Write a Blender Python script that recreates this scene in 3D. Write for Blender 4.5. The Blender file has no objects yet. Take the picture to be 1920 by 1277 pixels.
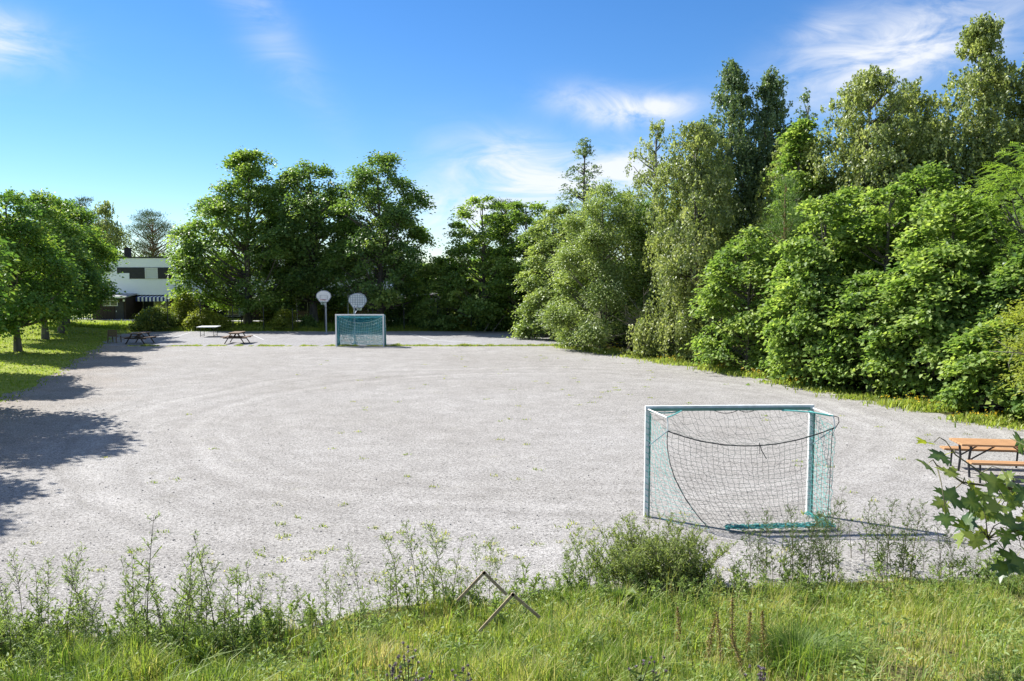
import bpy, bmesh, math, random
import numpy as np
from mathutils import Vector, Matrix
R = math.radians
scn = bpy.context.scene
col = scn.collection
random.seed(7)

# ------------------------------------------------------------------ camera, light, exposure
cam_d = bpy.data.cameras.new('camera')
cam = bpy.data.objects.new('camera', cam_d); col.objects.link(cam)
cam.location = (0, 0, 4.45); cam.rotation_euler = (R(90 - 4.517), 0, 0)
cam_d.sensor_width = 36; cam_d.lens = 28.125
cam_d.clip_start = 0.1; cam_d.clip_end = 2000
scn.camera = cam

SUN_EL = 42.5
SUN_AZ = math.atan2(-0.85, 0.527)            # the sun stands to the left, beyond the field
to_sun = Vector((math.sin(SUN_AZ) * math.cos(R(SUN_EL)), math.cos(SUN_AZ) * math.cos(R(SUN_EL)), math.sin(R(SUN_EL))))
sun_d = bpy.data.lights.new('sun', 'SUN'); sun_d.energy = 5.0; sun_d.angle = R(0.5); sun_d.color = (1.0, 0.975, 0.93)
sun = bpy.data.objects.new('sun', sun_d); col.objects.link(sun)
sun.rotation_euler = (-to_sun).to_track_quat('-Z', 'Y').to_euler()
sun.location = (-60, 50, 60)

scn.view_settings.view_transform = 'Standard'
scn.view_settings.look = 'None'
scn.view_settings.gamma = 1
scn.view_settings.use_curve_mapping = False
scn.view_settings.exposure = 1.0
scn.cycles.max_bounces = 8; scn.cycles.diffuse_bounces = 4; scn.cycles.transmission_bounces = 4
scn.cycles.glossy_bounces = 2; scn.cycles.caustics_reflective = False; scn.cycles.caustics_refractive = False

SKY_STRENGTH = 0.08
world = bpy.data.worlds.new('World'); scn.world = world; world.use_nodes = True
def build_sky():
    nt = world.node_tree; nt.nodes.clear(); N = nt.nodes.new; L = nt.links.new
    out = N('ShaderNodeOutputWorld'); bg = N('ShaderNodeBackground'); bg.inputs['Strength'].default_value = SKY_STRENGTH
    sky = N('ShaderNodeTexSky'); sky.sky_type = 'NISHITA'; sky.sun_disc = False
    sky.sun_elevation = R(SUN_EL); sky.sun_rotation = SUN_AZ
    sky.altitude = 0; sky.air_density = 1.0; sky.dust_density = 0.0; sky.ozone_density = 6.0
    def m(op, a, b=None, c=None, clamp=False):
        n = N('ShaderNodeMath'); n.operation = op; n.use_clamp = clamp
        for i, v in enumerate((a, b, c)):
            if v is None: continue
            if isinstance(v, (int, float)): n.inputs[i].default_value = v
            else: L(v, n.inputs[i])
        return n.outputs[0]
    tc = N('ShaderNodeTexCoord'); sx = N('ShaderNodeSeparateXYZ'); L(tc.outputs['Generated'], sx.inputs[0])
    az = m('MULTIPLY', m('ARCTAN2', sx.outputs[0], sx.outputs[1]), 57.2958)
    el = m('MULTIPLY', m('ARCSINE', sx.outputs[2]), 57.2958)
    cx = N('ShaderNodeCombineXYZ'); L(m('MULTIPLY', az, 0.16), cx.inputs[0]); L(m('MULTIPLY', el, 0.42), cx.inputs[1])
    nz = N('ShaderNodeTexNoise'); nz.inputs['Scale'].default_value = 1.0; nz.inputs['Detail'].default_value = 8
    nz.inputs['Roughness'].default_value = 0.6; nz.inputs['Distortion'].default_value = 0.9
    L(cx.outputs[0], nz.inputs['Vector'])
    # wisps of high cloud, some added out of view as fill light: azimuth, elevation, tilt, half-length, half-height (degrees), density
    wisps = [(6.6, 11.7, -8, 3.6, 1.1, .9), (9.8, 11.5, 4, 3.2, 0.9, .8), (25.5, 14.2, 14, 6.6, 2.3, 1.1), (1.6, 7.4, -12, 5.2, 1.9, 1.1),
             (7.6, 7.2, 6, 4.0, 1.5, .95), (-4.0, 4.4, 0, 7.0, 2.2, .9), (-33.0, 13.6, 0, 3.0, 1.5, 1.1), (-17.0, 16.5, -52, 6.0, 1.5, .28),
             (20.8, 15.6, 5, 1.7, .9, .6), (62, 18, 20, 14, 3, .9), (-70, 20, -10, 12, 3, .8), (120, 25, 8, 18, 4, .9), (-140, 16, 5, 16, 3, .9), (175, 30, -20, 14, 4, .8),
             (95, 42, 10, 34, 9, .9), (-110, 44, -12, 36, 9, .9), (160, 52, 6, 40, 9, .85), (-30, 58, 8, 40, 8, .75), (40, 48, -8, 26, 6, .7), (-160, 34, 14, 30, 7, .9), (110, 14, 0, 40, 5, .9), (-100, 12, 0, 36, 5, .9), (180, 12, 0, 40, 5, .9), (70, 66, 0, 60, 9, .7), (-120, 70, 0, 60, 9, .7)]  # large wisps out of view, added to whiten and brighten the shade
    tot = None
    for a0, e0, t, la, lb, s in wisps:
        da = m('SUBTRACT', az, a0); de = m('SUBTRACT', el, e0)
        c, si = math.cos(R(t)), math.sin(R(t))
        u = m('DIVIDE', m('ADD', m('MULTIPLY', da, c), m('MULTIPLY', de, si)), la)
        v = m('DIVIDE', m('SUBTRACT', m('MULTIPLY', de, c), m('MULTIPLY', da, si)), lb)
        q = m('ADD', m('MULTIPLY', u, u), m('MULTIPLY', v, v))
        g = m('MULTIPLY', m('EXPONENT', m('MULTIPLY', q, -1.0)), s)
        tot = g if tot is None else m('ADD', tot, g)
    nn = m('SUBTRACT', m('MULTIPLY', nz.outputs['Fac'], 3.2), 0.95)
    al = m('MULTIPLY', m('MULTIPLY', tot, nn, clamp=False), 1.0, clamp=True)
    al = m('SMOOTH_MIN', al, 0.9, 0.2)
    hs = N('ShaderNodeHueSaturation'); hs.inputs['Saturation'].default_value = 1.2; hs.inputs['Hue'].default_value = .505; hs.inputs['Value'].default_value = 1.0
    L(sky.outputs[0], hs.inputs['Color'])
    mix = N('ShaderNodeMix'); mix.data_type = 'RGBA'
    L(al, mix.inputs['Factor']); L(hs.outputs[0], mix.inputs['A'])
    mix.inputs['B'].default_value = (6.3, 6.45, 6.7, 1)
    L(mix.outputs['Result'], bg.inputs['Color']); L(bg.outputs[0], out.inputs[0])
build_sky()

# ------------------------------------------------------------------ materials
def new_mat(name):
    m = bpy.data.materials.new(name); m.use_nodes = True
    return m, m.node_tree, m.node_tree.nodes['Principled BSDF']
def ramp(nt, stops):
    r = nt.nodes.new('ShaderNodeValToRGB'); e = r.color_ramp.elements
    while len(e) < len(stops): e.new(0.5)
    for el, (p, c) in zip(e, stops): el.position = p; el.color = (*c, 1)
    return r
def mat(name, c1, c2=None, scale=6.0, rough=0.7, bump=0.0, stretch=(1, 1, 1), metal=0.0, spec=0.4, detail=5):
    m, nt, b = new_mat(name)
    b.inputs['Roughness'].default_value = rough; b.inputs['Metallic'].default_value = metal
    b.inputs['Specular IOR Level'].default_value = spec
    c2 = c2 or tuple(x * 0.8 for x in c1)
    tc = nt.nodes.new('ShaderNodeTexCoord'); mp = nt.nodes.new('ShaderNodeMapping'); mp.inputs['Scale'].default_value = stretch
    n = nt.nodes.new('ShaderNodeTexNoise'); n.inputs['Scale'].default_value = scale; n.inputs['Detail'].default_value = detail
    nt.links.new(tc.outputs['Object'], mp.inputs[0]); nt.links.new(mp.outputs[0], n.inputs['Vector'])
    r = ramp(nt, [(0.3, c1), (0.7, c2)])
    nt.links.new(n.outputs['Fac'], r.inputs[0]); nt.links.new(r.outputs[0], b.inputs['Base Color'])
    if bump:
        bp = nt.nodes.new('ShaderNodeBump'); bp.inputs['Strength'].default_value = bump; bp.inputs['Distance'].default_value = 0.02
        nt.links.new(n.outputs['Fac'], bp.inputs['Height']); nt.links.new(bp.outputs[0], b.inputs['Normal'])
    return m
def leaf_mat(name, stops, trans=0.45, rough=0.5, spec=0.35, tboost=(1.25, 1.3, 0.7)):
    m, nt, b = new_mat(name)
    at = nt.nodes.new('ShaderNodeAttribute'); at.attribute_name = 'tint'
    r = ramp(nt, stops); nt.links.new(at.outputs['Fac'], r.inputs[0])
    b.inputs['Roughness'].default_value = rough; b.inputs['Specular IOR Level'].default_value = spec
    nt.links.new(r.outputs[0], b.inputs['Base Color'])
    tr = nt.nodes.new('ShaderNodeBsdfTranslucent')
    mx = nt.nodes.new('ShaderNodeMix'); mx.data_type = 'RGBA'; mx.blend_type = 'MULTIPLY'; mx.inputs['Factor'].default_value = 1
    mx.inputs['B'].default_value = (*tboost, 1)
    nt.links.new(r.outputs[0], mx.inputs['A']); nt.links.new(mx.outputs['Result'], tr.inputs['Color'])
    ms = nt.nodes.new('ShaderNodeMixShader'); ms.inputs[0].default_value = trans
    nt.links.new(b.outputs[0], ms.inputs[1]); nt.links.new(tr.outputs[0], ms.inputs[2])
    nt.links.new(ms.outputs[0], nt.nodes['Material Output'].inputs['Surface'])
    return m

M = {}
M['leaf_maple'] = leaf_mat('leaf_maple', [(0, (.105, .190, .046)), (.5, (.225, .325, .080)), (1, (.450, .540, .150))], trans=.5, rough=.5, spec=.35)
M['leaf_dark'] = leaf_mat('leaf_dark', [(0, (0.090, 0.165, 0.048)), (.5, (0.158, 0.255, 0.066)), (1, (0.300, 0.390, 0.098))], trans=.45, rough=.45, spec=.45)
M['leaf_mid'] = leaf_mat('leaf_mid', [(0, (0.112, 0.195, 0.048)), (.5, (0.203, 0.307, 0.068)), (1, (0.375, 0.465, 0.112))], trans=.48, rough=.45, spec=.45)
M['leaf_birch'] = leaf_mat('leaf_birch', [(0, (0.155, 0.203, 0.074)), (.5, (0.290, 0.338, 0.121)), (1, (0.472, 0.499, 0.203))], trans=.45, rough=.42, spec=.5)
M['leaf_birch_dark'] = leaf_mat('leaf_birch_dark', [(0, (0.090, 0.150, 0.068)), (.5, (0.158, 0.225, 0.098)), (1, (0.270, 0.330, 0.143))], trans=.38, rough=.42, spec=.5)
M['leaf_willow'] = leaf_mat('leaf_willow', [(0, (0.158, 0.225, 0.075)), (.5, (0.277, 0.352, 0.112)), (1, (0.450, 0.510, 0.173))], trans=.42, rough=.42, spec=.5)
M['leaf_row'] = leaf_mat('leaf_row', [(0, (0.102, 0.203, 0.048)), (.55, (0.173, 0.294, 0.057)), (1, (0.435, 0.507, 0.091))], trans=.42)
M['leaf_rowan'] = leaf_mat('leaf_rowan', [(0, (0.135, 0.237, 0.051)), (.5, (0.237, 0.355, 0.061)), (1, (0.355, 0.473, 0.085))], trans=.48)
M['needle'] = leaf_mat('needle', [(0, (0.085, 0.161, 0.042)), (.5, (0.141, 0.237, 0.053)), (1, (0.246, 0.340, 0.076))], trans=.25)
M['needle_far'] = leaf_mat('needle_far', [(0, (0.052, 0.085, 0.036)), (.5, (0.078, 0.117, 0.042)), (1, (0.130, 0.169, 0.052))], trans=.2)
M['leaf_bush'] = leaf_mat('leaf_bush', [(0, (0.097, 0.179, 0.036)), (.5, (0.194, 0.308, 0.049)), (1, (0.356, 0.454, 0.073))], trans=.5)
M['leaf_hedge'] = leaf_mat('leaf_hedge', [(0, (0.091, 0.137, 0.041)), (.5, (0.164, 0.228, 0.048)), (1, (0.364, 0.364, 0.073))], trans=.4)
M['leaf_yellow'] = leaf_mat('leaf_yellow', [(0, (0.182, 0.234, 0.039)), (.5, (0.286, 0.325, 0.052)), (1, (0.390, 0.403, 0.078))], trans=.5)
M['weed'] = leaf_mat('weed', [(0, (0.156, 0.234, 0.078)), (.5, (0.250, 0.336, 0.102)), (1, (0.374, 0.437, 0.140))], trans=.45)
M['weed_pale'] = leaf_mat('weed_pale', [(0, (0.163, 0.219, 0.075)), (.5, (0.275, 0.338, 0.112)), (1, (0.388, 0.425, 0.150))], trans=.45)
M['weed_dark'] = leaf_mat('weed_dark', [(0, (0.072, 0.120, 0.036)), (.5, (0.120, 0.180, 0.050)), (1, (0.192, 0.240, 0.072))], trans=.45)
M['dock_seed'] = leaf_mat('dock_seed', [(0, (.17, .115, .05)), (.5, (.28, .20, .085)), (1, (.38, .32, .13))], trans=.4)
M['near_leaf'] = leaf_mat('near_leaf', [(0, (.045, .100, .034)), (.5, (.120, .190, .050)), (1, (.270, .330, .070))], trans=.5, rough=.38, spec=.5, tboost=(2.0, 1.8, .5))
M['grass'] = leaf_mat('grass', [(0, (.075, .135, .026)), (.35, (.185, .275, .046)), (.7, (.375, .430, .095)), (.86, (.480, .450, .160)), (1, (.620, .540, .310))], trans=.48)
M['lawn_blade'] = leaf_mat('lawn_blade', [(0, (.15, .23, .03)), (.5, (.26, .33, .045)), (1, (.40, .42, .08))], trans=.5)
M['rough_blade'] = leaf_mat('rough_blade', [(0, (0.104, 0.195, 0.026)), (.5, (0.195, 0.286, 0.036)), (1, (0.325, 0.377, 0.058))], trans=.5)
M['flower_yellow'] = leaf_mat('flower_yellow', [(0, (.55, .35, .02)), (1, (.75, .55, .05))], trans=.3)
M['thistle_head'] = leaf_mat('thistle_head', [(0, (.10, .085, .085)), (.5, (.22, .17, .21)), (1, (.42, .33, .42))], trans=.2)
M['bark'] = mat('bark', (.10, .075, .055), (.20, .16, .12), 7, .9, .6, (1, 1, .25))
M['bark_grey'] = mat('bark_grey', (.085, .075, .065), (.17, .15, .13), 7, .9, .6, (1, 1, .25))
M['bark_birch'] = mat('bark_birch', (.62, .60, .56), (.12, .11, .10), 3.2, .8, .3, (1, 1, 3.5))
M['bark_pine'] = mat('bark_pine', (.24, .12, .06), (.13, .08, .05), 5, .9, .5, (1, 1, .4))  # tints run dark to yellow; the fullest sunlit leaves are painted yellow
M['dead_wood'] = mat('dead_wood', (.30, .26, .22), (.18, .15, .12), 12, .9)
M['stem'] = mat('stem', (.10, .075, .045), (.13, .13, .05), 9, .8)
M['twig'] = mat('twig', (.10, .085, .05), (.15, .14, .07), 20, .7)
M['white_paint'] = mat('white_paint', (.80, .81, .80), (.72, .73, .72), 4, .45)
M['white_metal'] = mat('white_metal', (.80, .82, .81), (.56, .58, .55), 9, .45, .15, (1, 1, .5), spec=.5, detail=8)
M['green_metal'] = mat('green_metal', (.10, .22, .18), (.15, .27, .22), 8, .5)
M['grey_metal'] = mat('grey_metal', (.36, .40, .46), (.28, .31, .36), 6, .45, metal=.2)
M['black_metal'] = mat('black_metal', (.020, .020, .022), (.035, .035, .038), 8, .5)
M['red_metal'] = mat('red_metal', (.55, .06, .05), (.42, .05, .05), 8, .5)
M['net_dark'] = mat('net_dark', (.035, .06, .05), (.06, .10, .085), 3, .8)
M['net_teal'] = mat('net_teal', (.10, .42, .38), (.16, .50, .45), 5, .8)
M['net_deep'] = mat('net_deep', (.012, .17, .20), (.015, .22, .30), 2, .8)
M['net_bundle'] = mat('net_bundle', (.05, .27, .25), (.09, .36, .33), 9, .8)
M['net_pale'] = mat('net_pale', (.52, .70, .62), (.62, .74, .66), 5, .8)
M['rope_dark'] = mat('rope_dark', (.03, .035, .035), (.05, .05, .05), 30, .9)
M['wood_orange'] = mat('wood_orange', (.50, .275, .125), (.36, .19, .085), 3.0, .65, .3, (1.5, 16, 16), detail=8)
M['wood_old'] = mat('wood_old', (.20, .135, .085), (.12, .08, .05), 4, .85, .3, (9, 1.5, 9))
M['wood_dark'] = mat('wood_dark', (.055, .036, .026), (.085, .056, .04), 4, .8, .2, (9, 1.5, 9))
M['wood_top'] = mat('wood_top', (.25, .17, .115), (.17, .115, .08), 4, .75, .2, (9, 1.5, 9))
M['wood_frame'] = mat('wood_frame', (.42, .33, .22), (.26, .19, .12), 6, .9, .4, (1, 1, 6))
M['siding_white'] = mat('siding_white', (.86, .89, .94), (.82, .85, .91), 1.2, .7)
M['siding_brown'] = mat('siding_brown', (.026, .018, .014), (.040, .028, .022), 2, .8)
M['fascia'] = mat('fascia', (.018, .018, .022), (.03, .03, .035), 3, .6)
M['roof_felt'] = mat('roof_felt', (.34, .34, .35), (.26, .26, .27), 2, .9)
M['window_frame'] = mat('window_frame', (.75, .76, .76), (.66, .67, .67), 3, .5)
M['brick_chimney'] = mat('brick_chimney', (.035, .03, .03), (.06, .05, .05), 12, .9)
M['picket'] = mat('picket', (.045, .035, .028), (.07, .055, .045), 5, .8)
M['picket_white'] = mat('picket_white', (.70, .70, .68), (.6, .6, .58), 5, .7)
M['box_grey'] = mat('box_grey', (.55, .60, .60), (.48, .52, .52), 3, .5)
M['post_dark'] = mat('post_dark', (.030, .034, .030), (.045, .05, .045), 4, .6)
m, nt, b = new_mat('window_glass'); M['glass'] = m
b.inputs['Base Color'].default_value = (.05, .06, .07, 1); b.inputs['Roughness'].default_value = .06; b.inputs['Specular IOR Level'].default_value = .8
m, nt, b = new_mat('window_blind'); M['blind'] = m
b.inputs['Base Color'].default_value = (.55, .58, .60, 1); b.inputs['Roughness'].default_value = .25
def awning_mat():
    m, nt, b = new_mat('awning_stripes'); N = nt.nodes.new; L = nt.links.new
    tc = N('ShaderNodeTexCoord'); sx = N('ShaderNodeSeparateXYZ'); L(tc.outputs['Object'], sx.inputs[0])
    a = N('ShaderNodeMath'); a.operation = 'MULTIPLY'; a.inputs[1].default_value = 1 / 0.39; L(sx.outputs[0], a.inputs[0])
    f = N('ShaderNodeMath'); f.operation = 'FRACT'; L(a.outputs[0], f.inputs[0])
    g = N('ShaderNodeMath'); g.operation = 'GREATER_THAN'; g.inputs[1].default_value = .5; L(f.outputs[0], g.inputs[0])
    r = ramp(nt, [(0, (.015, .035, .20)), (1, (.80, .82, .84))]); L(g.outputs[0], r.inputs[0]); L(r.outputs[0], b.inputs['Base Color'])
    b.inputs['Roughness'].default_value = .8
    return m
M['awning'] = awning_mat()

def gravel_mat(name, kind):
    m, nt, b = new_mat(name); N = nt.nodes.new; L = nt.links.new
    b.inputs['Roughness'].default_value = .95; b.inputs['Specular IOR Level'].default_value = .15
    tc = N('ShaderNodeTexCoord'); P = tc.outputs['Object']
    def noise(s, d=4, r=.55):
        n = N('ShaderNodeTexNoise'); n.inputs['Scale'].default_value = s; n.inputs['Detail'].default_value = d; n.inputs['Roughness'].default_value = r
        L(P, n.inputs['Vector']); return n.outputs['Fac']
    def mth(op, a, bb, clamp=False):
        n = N('ShaderNodeMath'); n.operation = op; n.use_clamp = clamp
        for i, v in enumerate((a, bb)):
            if isinstance(v, (int, float)): n.inputs[i].default_value = v
            else: L(v, n.inputs[i])
        return n.outputs[0]
    def mixc(f, a, bb, mode='MIX'):
        n = N('ShaderNodeMix'); n.data_type = 'RGBA'; n.blend_type = mode
        if isinstance(f, (int, float)): n.inputs['Factor'].default_value = f
        else: L(f, n.inputs['Factor'])
        for k, v in (('A', a), ('B', bb)):
            if isinstance(v, tuple): n.inputs[k].default_value = (*v, 1)
            else: L(v, n.inputs[k])
        return n.outputs['Result']
    vo = N('ShaderNodeTexVoronoi'); vo.inputs['Scale'].default_value = 42 if kind == 'gravel' else 70; L(P, vo.inputs['Vector'])
    vs = N('ShaderNodeSeparateColor'); L(vo.outputs['Color'], vs.inputs[0])
    stone = ramp(nt, [(0, (.14, .132, .122)), (.25, (.295, .281, .260)), (.75, (.372, .354, .330)), (1, (.47, .45, .422))]) if kind == 'gravel' else ramp(nt, [(0, (.20, .195, .195)), (.5, (.315, .308, .305)), (1, (.42, .41, .405))])
    L(vs.outputs[0], stone.inputs[0])
    c = stone.outputs[0]
    fine = ramp(nt, [(.32, (.62, .61, .60)), (.5, (1, 1, 1)), (.72, (1.08, 1.07, 1.06))]); L(noise(17, 6, .7), fine.inputs[0])
    c = mixc(1.0, c, fine.outputs[0], 'MULTIPLY')
    mid = ramp(nt, [(.3, (.84, .835, .825)), (.7, (1.07, 1.07, 1.07))]); L(noise(1.1, 5, .6), mid.inputs[0])
    c = mixc(1.0, c, mid.outputs[0], 'MULTIPLY')
    big = ramp(nt, [(.35, (.92, .91, .90)), (.65, (1.05, 1.05, 1.06))]); L(noise(.13, 4), big.inputs[0])
    c = mixc(1.0, c, big.outputs[0], 'MULTIPLY')
    if kind == 'gravel':
        sx = N('ShaderNodeSeparateXYZ'); L(P, sx.inputs[0])
        # tyre tracks: a turning loop round the middle of the field
        dx = mth('SUBTRACT', sx.outputs[0], 1.0); dy = mth('SUBTRACT', sx.outputs[1], 26.0)
        rr = mth('SQRT', mth('ADD', mth('MULTIPLY', dx, dx), mth('MULTIPLY', dy, dy)), 0)
        rr = mth('ADD', rr, mth('MULTIPLY', noise(.12, 2), 3.0))
        cb = N('ShaderNodeCombineXYZ'); L(rr, cb.inputs[0])
        tn = N('ShaderNodeTexNoise'); tn.inputs['Scale'].default_value = 1.5; tn.inputs['Detail'].default_value = 3; L(cb.outputs[0], tn.inputs['Vector'])
        band = ramp(nt, [(0, (0, 0, 0)), (.38, (0, 0, 0)), (.50, (1, 1, 1)), (.62, (1, 1, 1)), (.74, (0, 0, 0))])
        L(mth('DIVIDE', rr, 24.0), band.inputs[0])
        tr = ramp(nt, [(.34, (.80, .79, .78)), (.5, (1, 1, 1)), (.66, (1.13, 1.13, 1.13))]); L(tn.outputs['Fac'], tr.inputs[0])
        c = mixc(mth('MULTIPLY', band.outputs[0], mth('MULTIPLY', noise(.2, 2), 1.5), True), c, mixc(1.0, c, tr.outputs[0], 'MULTIPLY'))
        # brown soil creeping in along the grass on the left
        ed = mth('SUBTRACT', mth('MULTIPLY', mth('ADD', sx.outputs[0], mth('MULTIPLY', sx.outputs[1], .33)), -1), 4.5)
        ed = mth('ADD', mth('DIVIDE', ed, 6.0), mth('SUBTRACT', noise(.5, 4), .5))
        c = mixc(mth('MULTIPLY', mth('MAXIMUM', ed, 0), .7, True), c, mixc(1.0, c, (.86, .73, .60), 'MULTIPLY'))
        # thin dusty weeds growing through at the right and near the bank
        gw = ramp(nt, [(.62, (0, 0, 0)), (.72, (1, 1, 1))]); L(noise(.8, 6, .7), gw.inputs[0])
        c = mixc(mth('MULTIPLY', gw.outputs[0], .22), c, (.24, .23, .13))
    L(c, b.inputs['Base Color'])
    bp = N('ShaderNodeBump'); bp.inputs['Strength'].default_value = .5 if kind == 'gravel' else .3; bp.inputs['Distance'].default_value = .02
    hh = mth('ADD', vo.outputs['Distance'], mth('MULTIPLY', noise(12, 5, .7), .8))
    L(hh, bp.inputs['Height']); L(bp.outputs[0], b.inputs['Normal'])
    return m
M['gravel'] = gravel_mat('gravel', 'gravel')
M['asphalt'] = gravel_mat('asphalt', 'asphalt')
def soil(name, stops, scale):
    m, nt, b = new_mat(name); N = nt.nodes.new; L = nt.links.new
    b.inputs['Roughness'].default_value = .95; b.inputs['Specular IOR Level'].default_value = .1
    tc = N('ShaderNodeTexCoord'); n = N('ShaderNodeTexNoise'); n.inputs['Scale'].default_value = scale; n.inputs['Detail'].default_value = 8; n.inputs['Roughness'].default_value = .75
    L(tc.outputs['Object'], n.inputs['Vector']); r = ramp(nt, stops); L(n.outputs['Fac'], r.inputs[0]); L(r.outputs[0], b.inputs['Base Color'])
    bp = N('ShaderNodeBump'); bp.inputs['Strength'].default_value = .6; bp.inputs['Distance'].default_value = .05
    L(n.outputs['Fac'], bp.inputs['Height']); L(bp.outputs[0], b.inputs['Normal'])
    return m
M['bank_soil'] = soil('bank_soil', [(.3, (.045, .05, .018)), (.5, (.09, .085, .03)), (.7, (.20, .16, .085))], 3)
M['lawn_soil'] = soil('lawn_soil', [(.3, (.15, .21, .03)), (.5, (.23, .28, .042)), (.68, (.33, .32, .08))], 1.4)
M['wood_soil'] = soil('wood_soil', [(.3, (.05, .045, .025)), (.5, (.08, .08, .03)), (.7, (.13, .11, .05))], 2)
M['far_grass'] = soil('far_grass', [(.3, (.08, .12, .03)), (.7, (.14, .17, .05))], .3)
M['stone'] = mat('stone', (.36, .34, .32), (.16, .15, .145), 1.7, .9)
M['line_paint'] = mat('line_paint', (.62, .62, .62), (.42, .42, .42), 5, .8)
M['path'] = mat('path_asphalt', (.42, .41, .40), (.36, .355, .35), 6, .9)

# ------------------------------------------------------------------ helpers
def link(o, parent=None):
    col.objects.link(o)
    if parent: o.parent = parent
    return o
def tag(o, label=None, cat=None, group=None, kind=None):
    if label: o['label'] = label
    if cat: o['category'] = cat
    if group: o['group'] = group
    if kind: o['kind'] = kind
    return o
def thing(name, label, cat, loc=(0, 0, 0), rz=0.0, group=None):
    o = bpy.data.objects.new(name, None); o.empty_display_size = .3
    link(o); o.location = loc; o.rotation_euler = (0, 0, rz)
    return tag(o, label, cat, group)
def copy_tree(o, parent=None):
    c = o.copy(); col.objects.link(c)
    if parent: c.parent = parent
    for ch in list(o.children): copy_tree(ch, c)
    return c
class MB:
    def __init__(s): s.v = []; s.f = []
    def add(s, vs, fs):
        k = len(s.v); s.v += [tuple(v) for v in vs]; s.f += [tuple(i + k for i in f) for f in fs]; return s
    def box(s, c, d, rot=None, ch=0.0):
        hx, hy, hz = d[0] / 2, d[1] / 2, d[2] / 2
        if ch > 0:
            bm = bmesh.new(); bmesh.ops.create_cube(bm, size=1)
            for v in bm.verts: v.co = Vector((v.co.x * d[0], v.co.y * d[1], v.co.z * d[2]))
            bmesh.ops.bevel(bm, geom=bm.edges[:], offset=ch, segments=1, affect='EDGES')
            bm.verts.index_update()
            vs = [v.co.copy() for v in bm.verts]; fs = [[v.index for v in f.verts] for f in bm.faces]; bm.free()
        else:
            vs = [Vector((x, y, z)) for x in (-hx, hx) for y in (-hy, hy) for z in (-hz, hz)]
            fs = [(0, 1, 3, 2), (4, 6, 7, 5), (0, 4, 5, 1), (2, 3, 7, 6), (0, 2, 6, 4), (1, 5, 7, 3)]
        if rot is not None: vs = [rot @ v for v in vs]
        return s.add([v + Vector(c) for v in vs], fs)
    def bar(s, a, b, w, h=None):
        a, b = Vector(a), Vector(b); d = b - a
        q = d.to_track_quat('Y', 'Z').to_matrix()
        return s.box((a + b) / 2, (w, d.length, h or w), q)
    def tube(s, pts, r, n=6, cap=True):
        pts = [Vector(p) for p in pts]; rs = r if isinstance(r, (list, tuple)) else [r] * len(pts)
        k = len(s.v)
        for i, p in enumerate(pts):
            d = (pts[min(i + 1, len(pts) - 1)] - pts[max(i - 1, 0)]).normalized()
            u = d.orthogonal().normalized() if i == 0 else (pu - d * pu.dot(d)).normalized()
            pu = u; w = d.cross(u)
            for j in range(n):
                a = 2 * math.pi * j / n; s.v.append(tuple(p + (u * math.cos(a) + w * math.sin(a)) * rs[i]))
        for i in range(len(pts) - 1):
            for j in range(n):
                s.f.append((k + i * n + j, k + i * n + (j + 1) % n, k + (i + 1) * n + (j + 1) % n, k + (i + 1) * n + j))
        if cap:
            s.f.append(tuple(k + j for j in reversed(range(n)))); e = k + (len(pts) - 1) * n; s.f.append(tuple(e + j for j in range(n)))
        return s
    def prism(s, poly, t, mx=Matrix.Identity(4)):
        n = len(poly)
        vs = [mx @ Vector((x, 0, z)) for x, z in poly] + [mx @ Vector((x, t, z)) for x, z in poly]
        fs = [tuple(range(n)), tuple(reversed(range(n, 2 * n)))] + [(i, i + n, (i + 1) % n + n, (i + 1) % n) for i in range(n)]
        return s.add(vs, fs)
    def mesh(s, name, m):
        me = bpy.data.meshes.new(name); me.from_pydata(s.v, [], s.f); me.materials.append(m)
        bm = bmesh.new(); bm.from_mesh(me); bmesh.ops.recalc_face_normals(bm, faces=bm.faces); bm.to_mesh(me); bm.free()
        return me
    def build(s, name, m, parent=None, smooth=False):
        me = s.mesh(name, m)
        if smooth: me.polygons.foreach_set('use_smooth', [True] * len(me.polygons))
        return link(bpy.data.objects.new(name, me), parent)

def np_mesh(name, V, T, m, tint=None, smooth=False):
    me = bpy.data.meshes.new(name); V = np.ascontiguousarray(V, np.float32); T = np.ascontiguousarray(T, np.int32)
    me.vertices.add(len(V)); me.vertices.foreach_set('co', V.ravel())
    k = T.shape[1]
    me.loops.add(T.size); me.loops.foreach_set('vertex_index', T.ravel())
    me.polygons.add(len(T)); me.polygons.foreach_set('loop_start', np.arange(0, T.size, k, dtype=np.int32))
    if smooth: me.polygons.foreach_set('use_smooth', np.ones(len(T), bool))
    if tint is not None:
        at = me.attributes.new('tint', 'FLOAT', 'POINT'); at.data.foreach_set('value', np.ascontiguousarray(tint, np.float32))
    me.materials.append(m); me.update(calc_edges=True)
    return me
def np_obj(name, V, T, m, tint=None, parent=None, smooth=False):
    return link(bpy.data.objects.new(name, np_mesh(name, V, T, m, tint, smooth)), parent)

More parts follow.
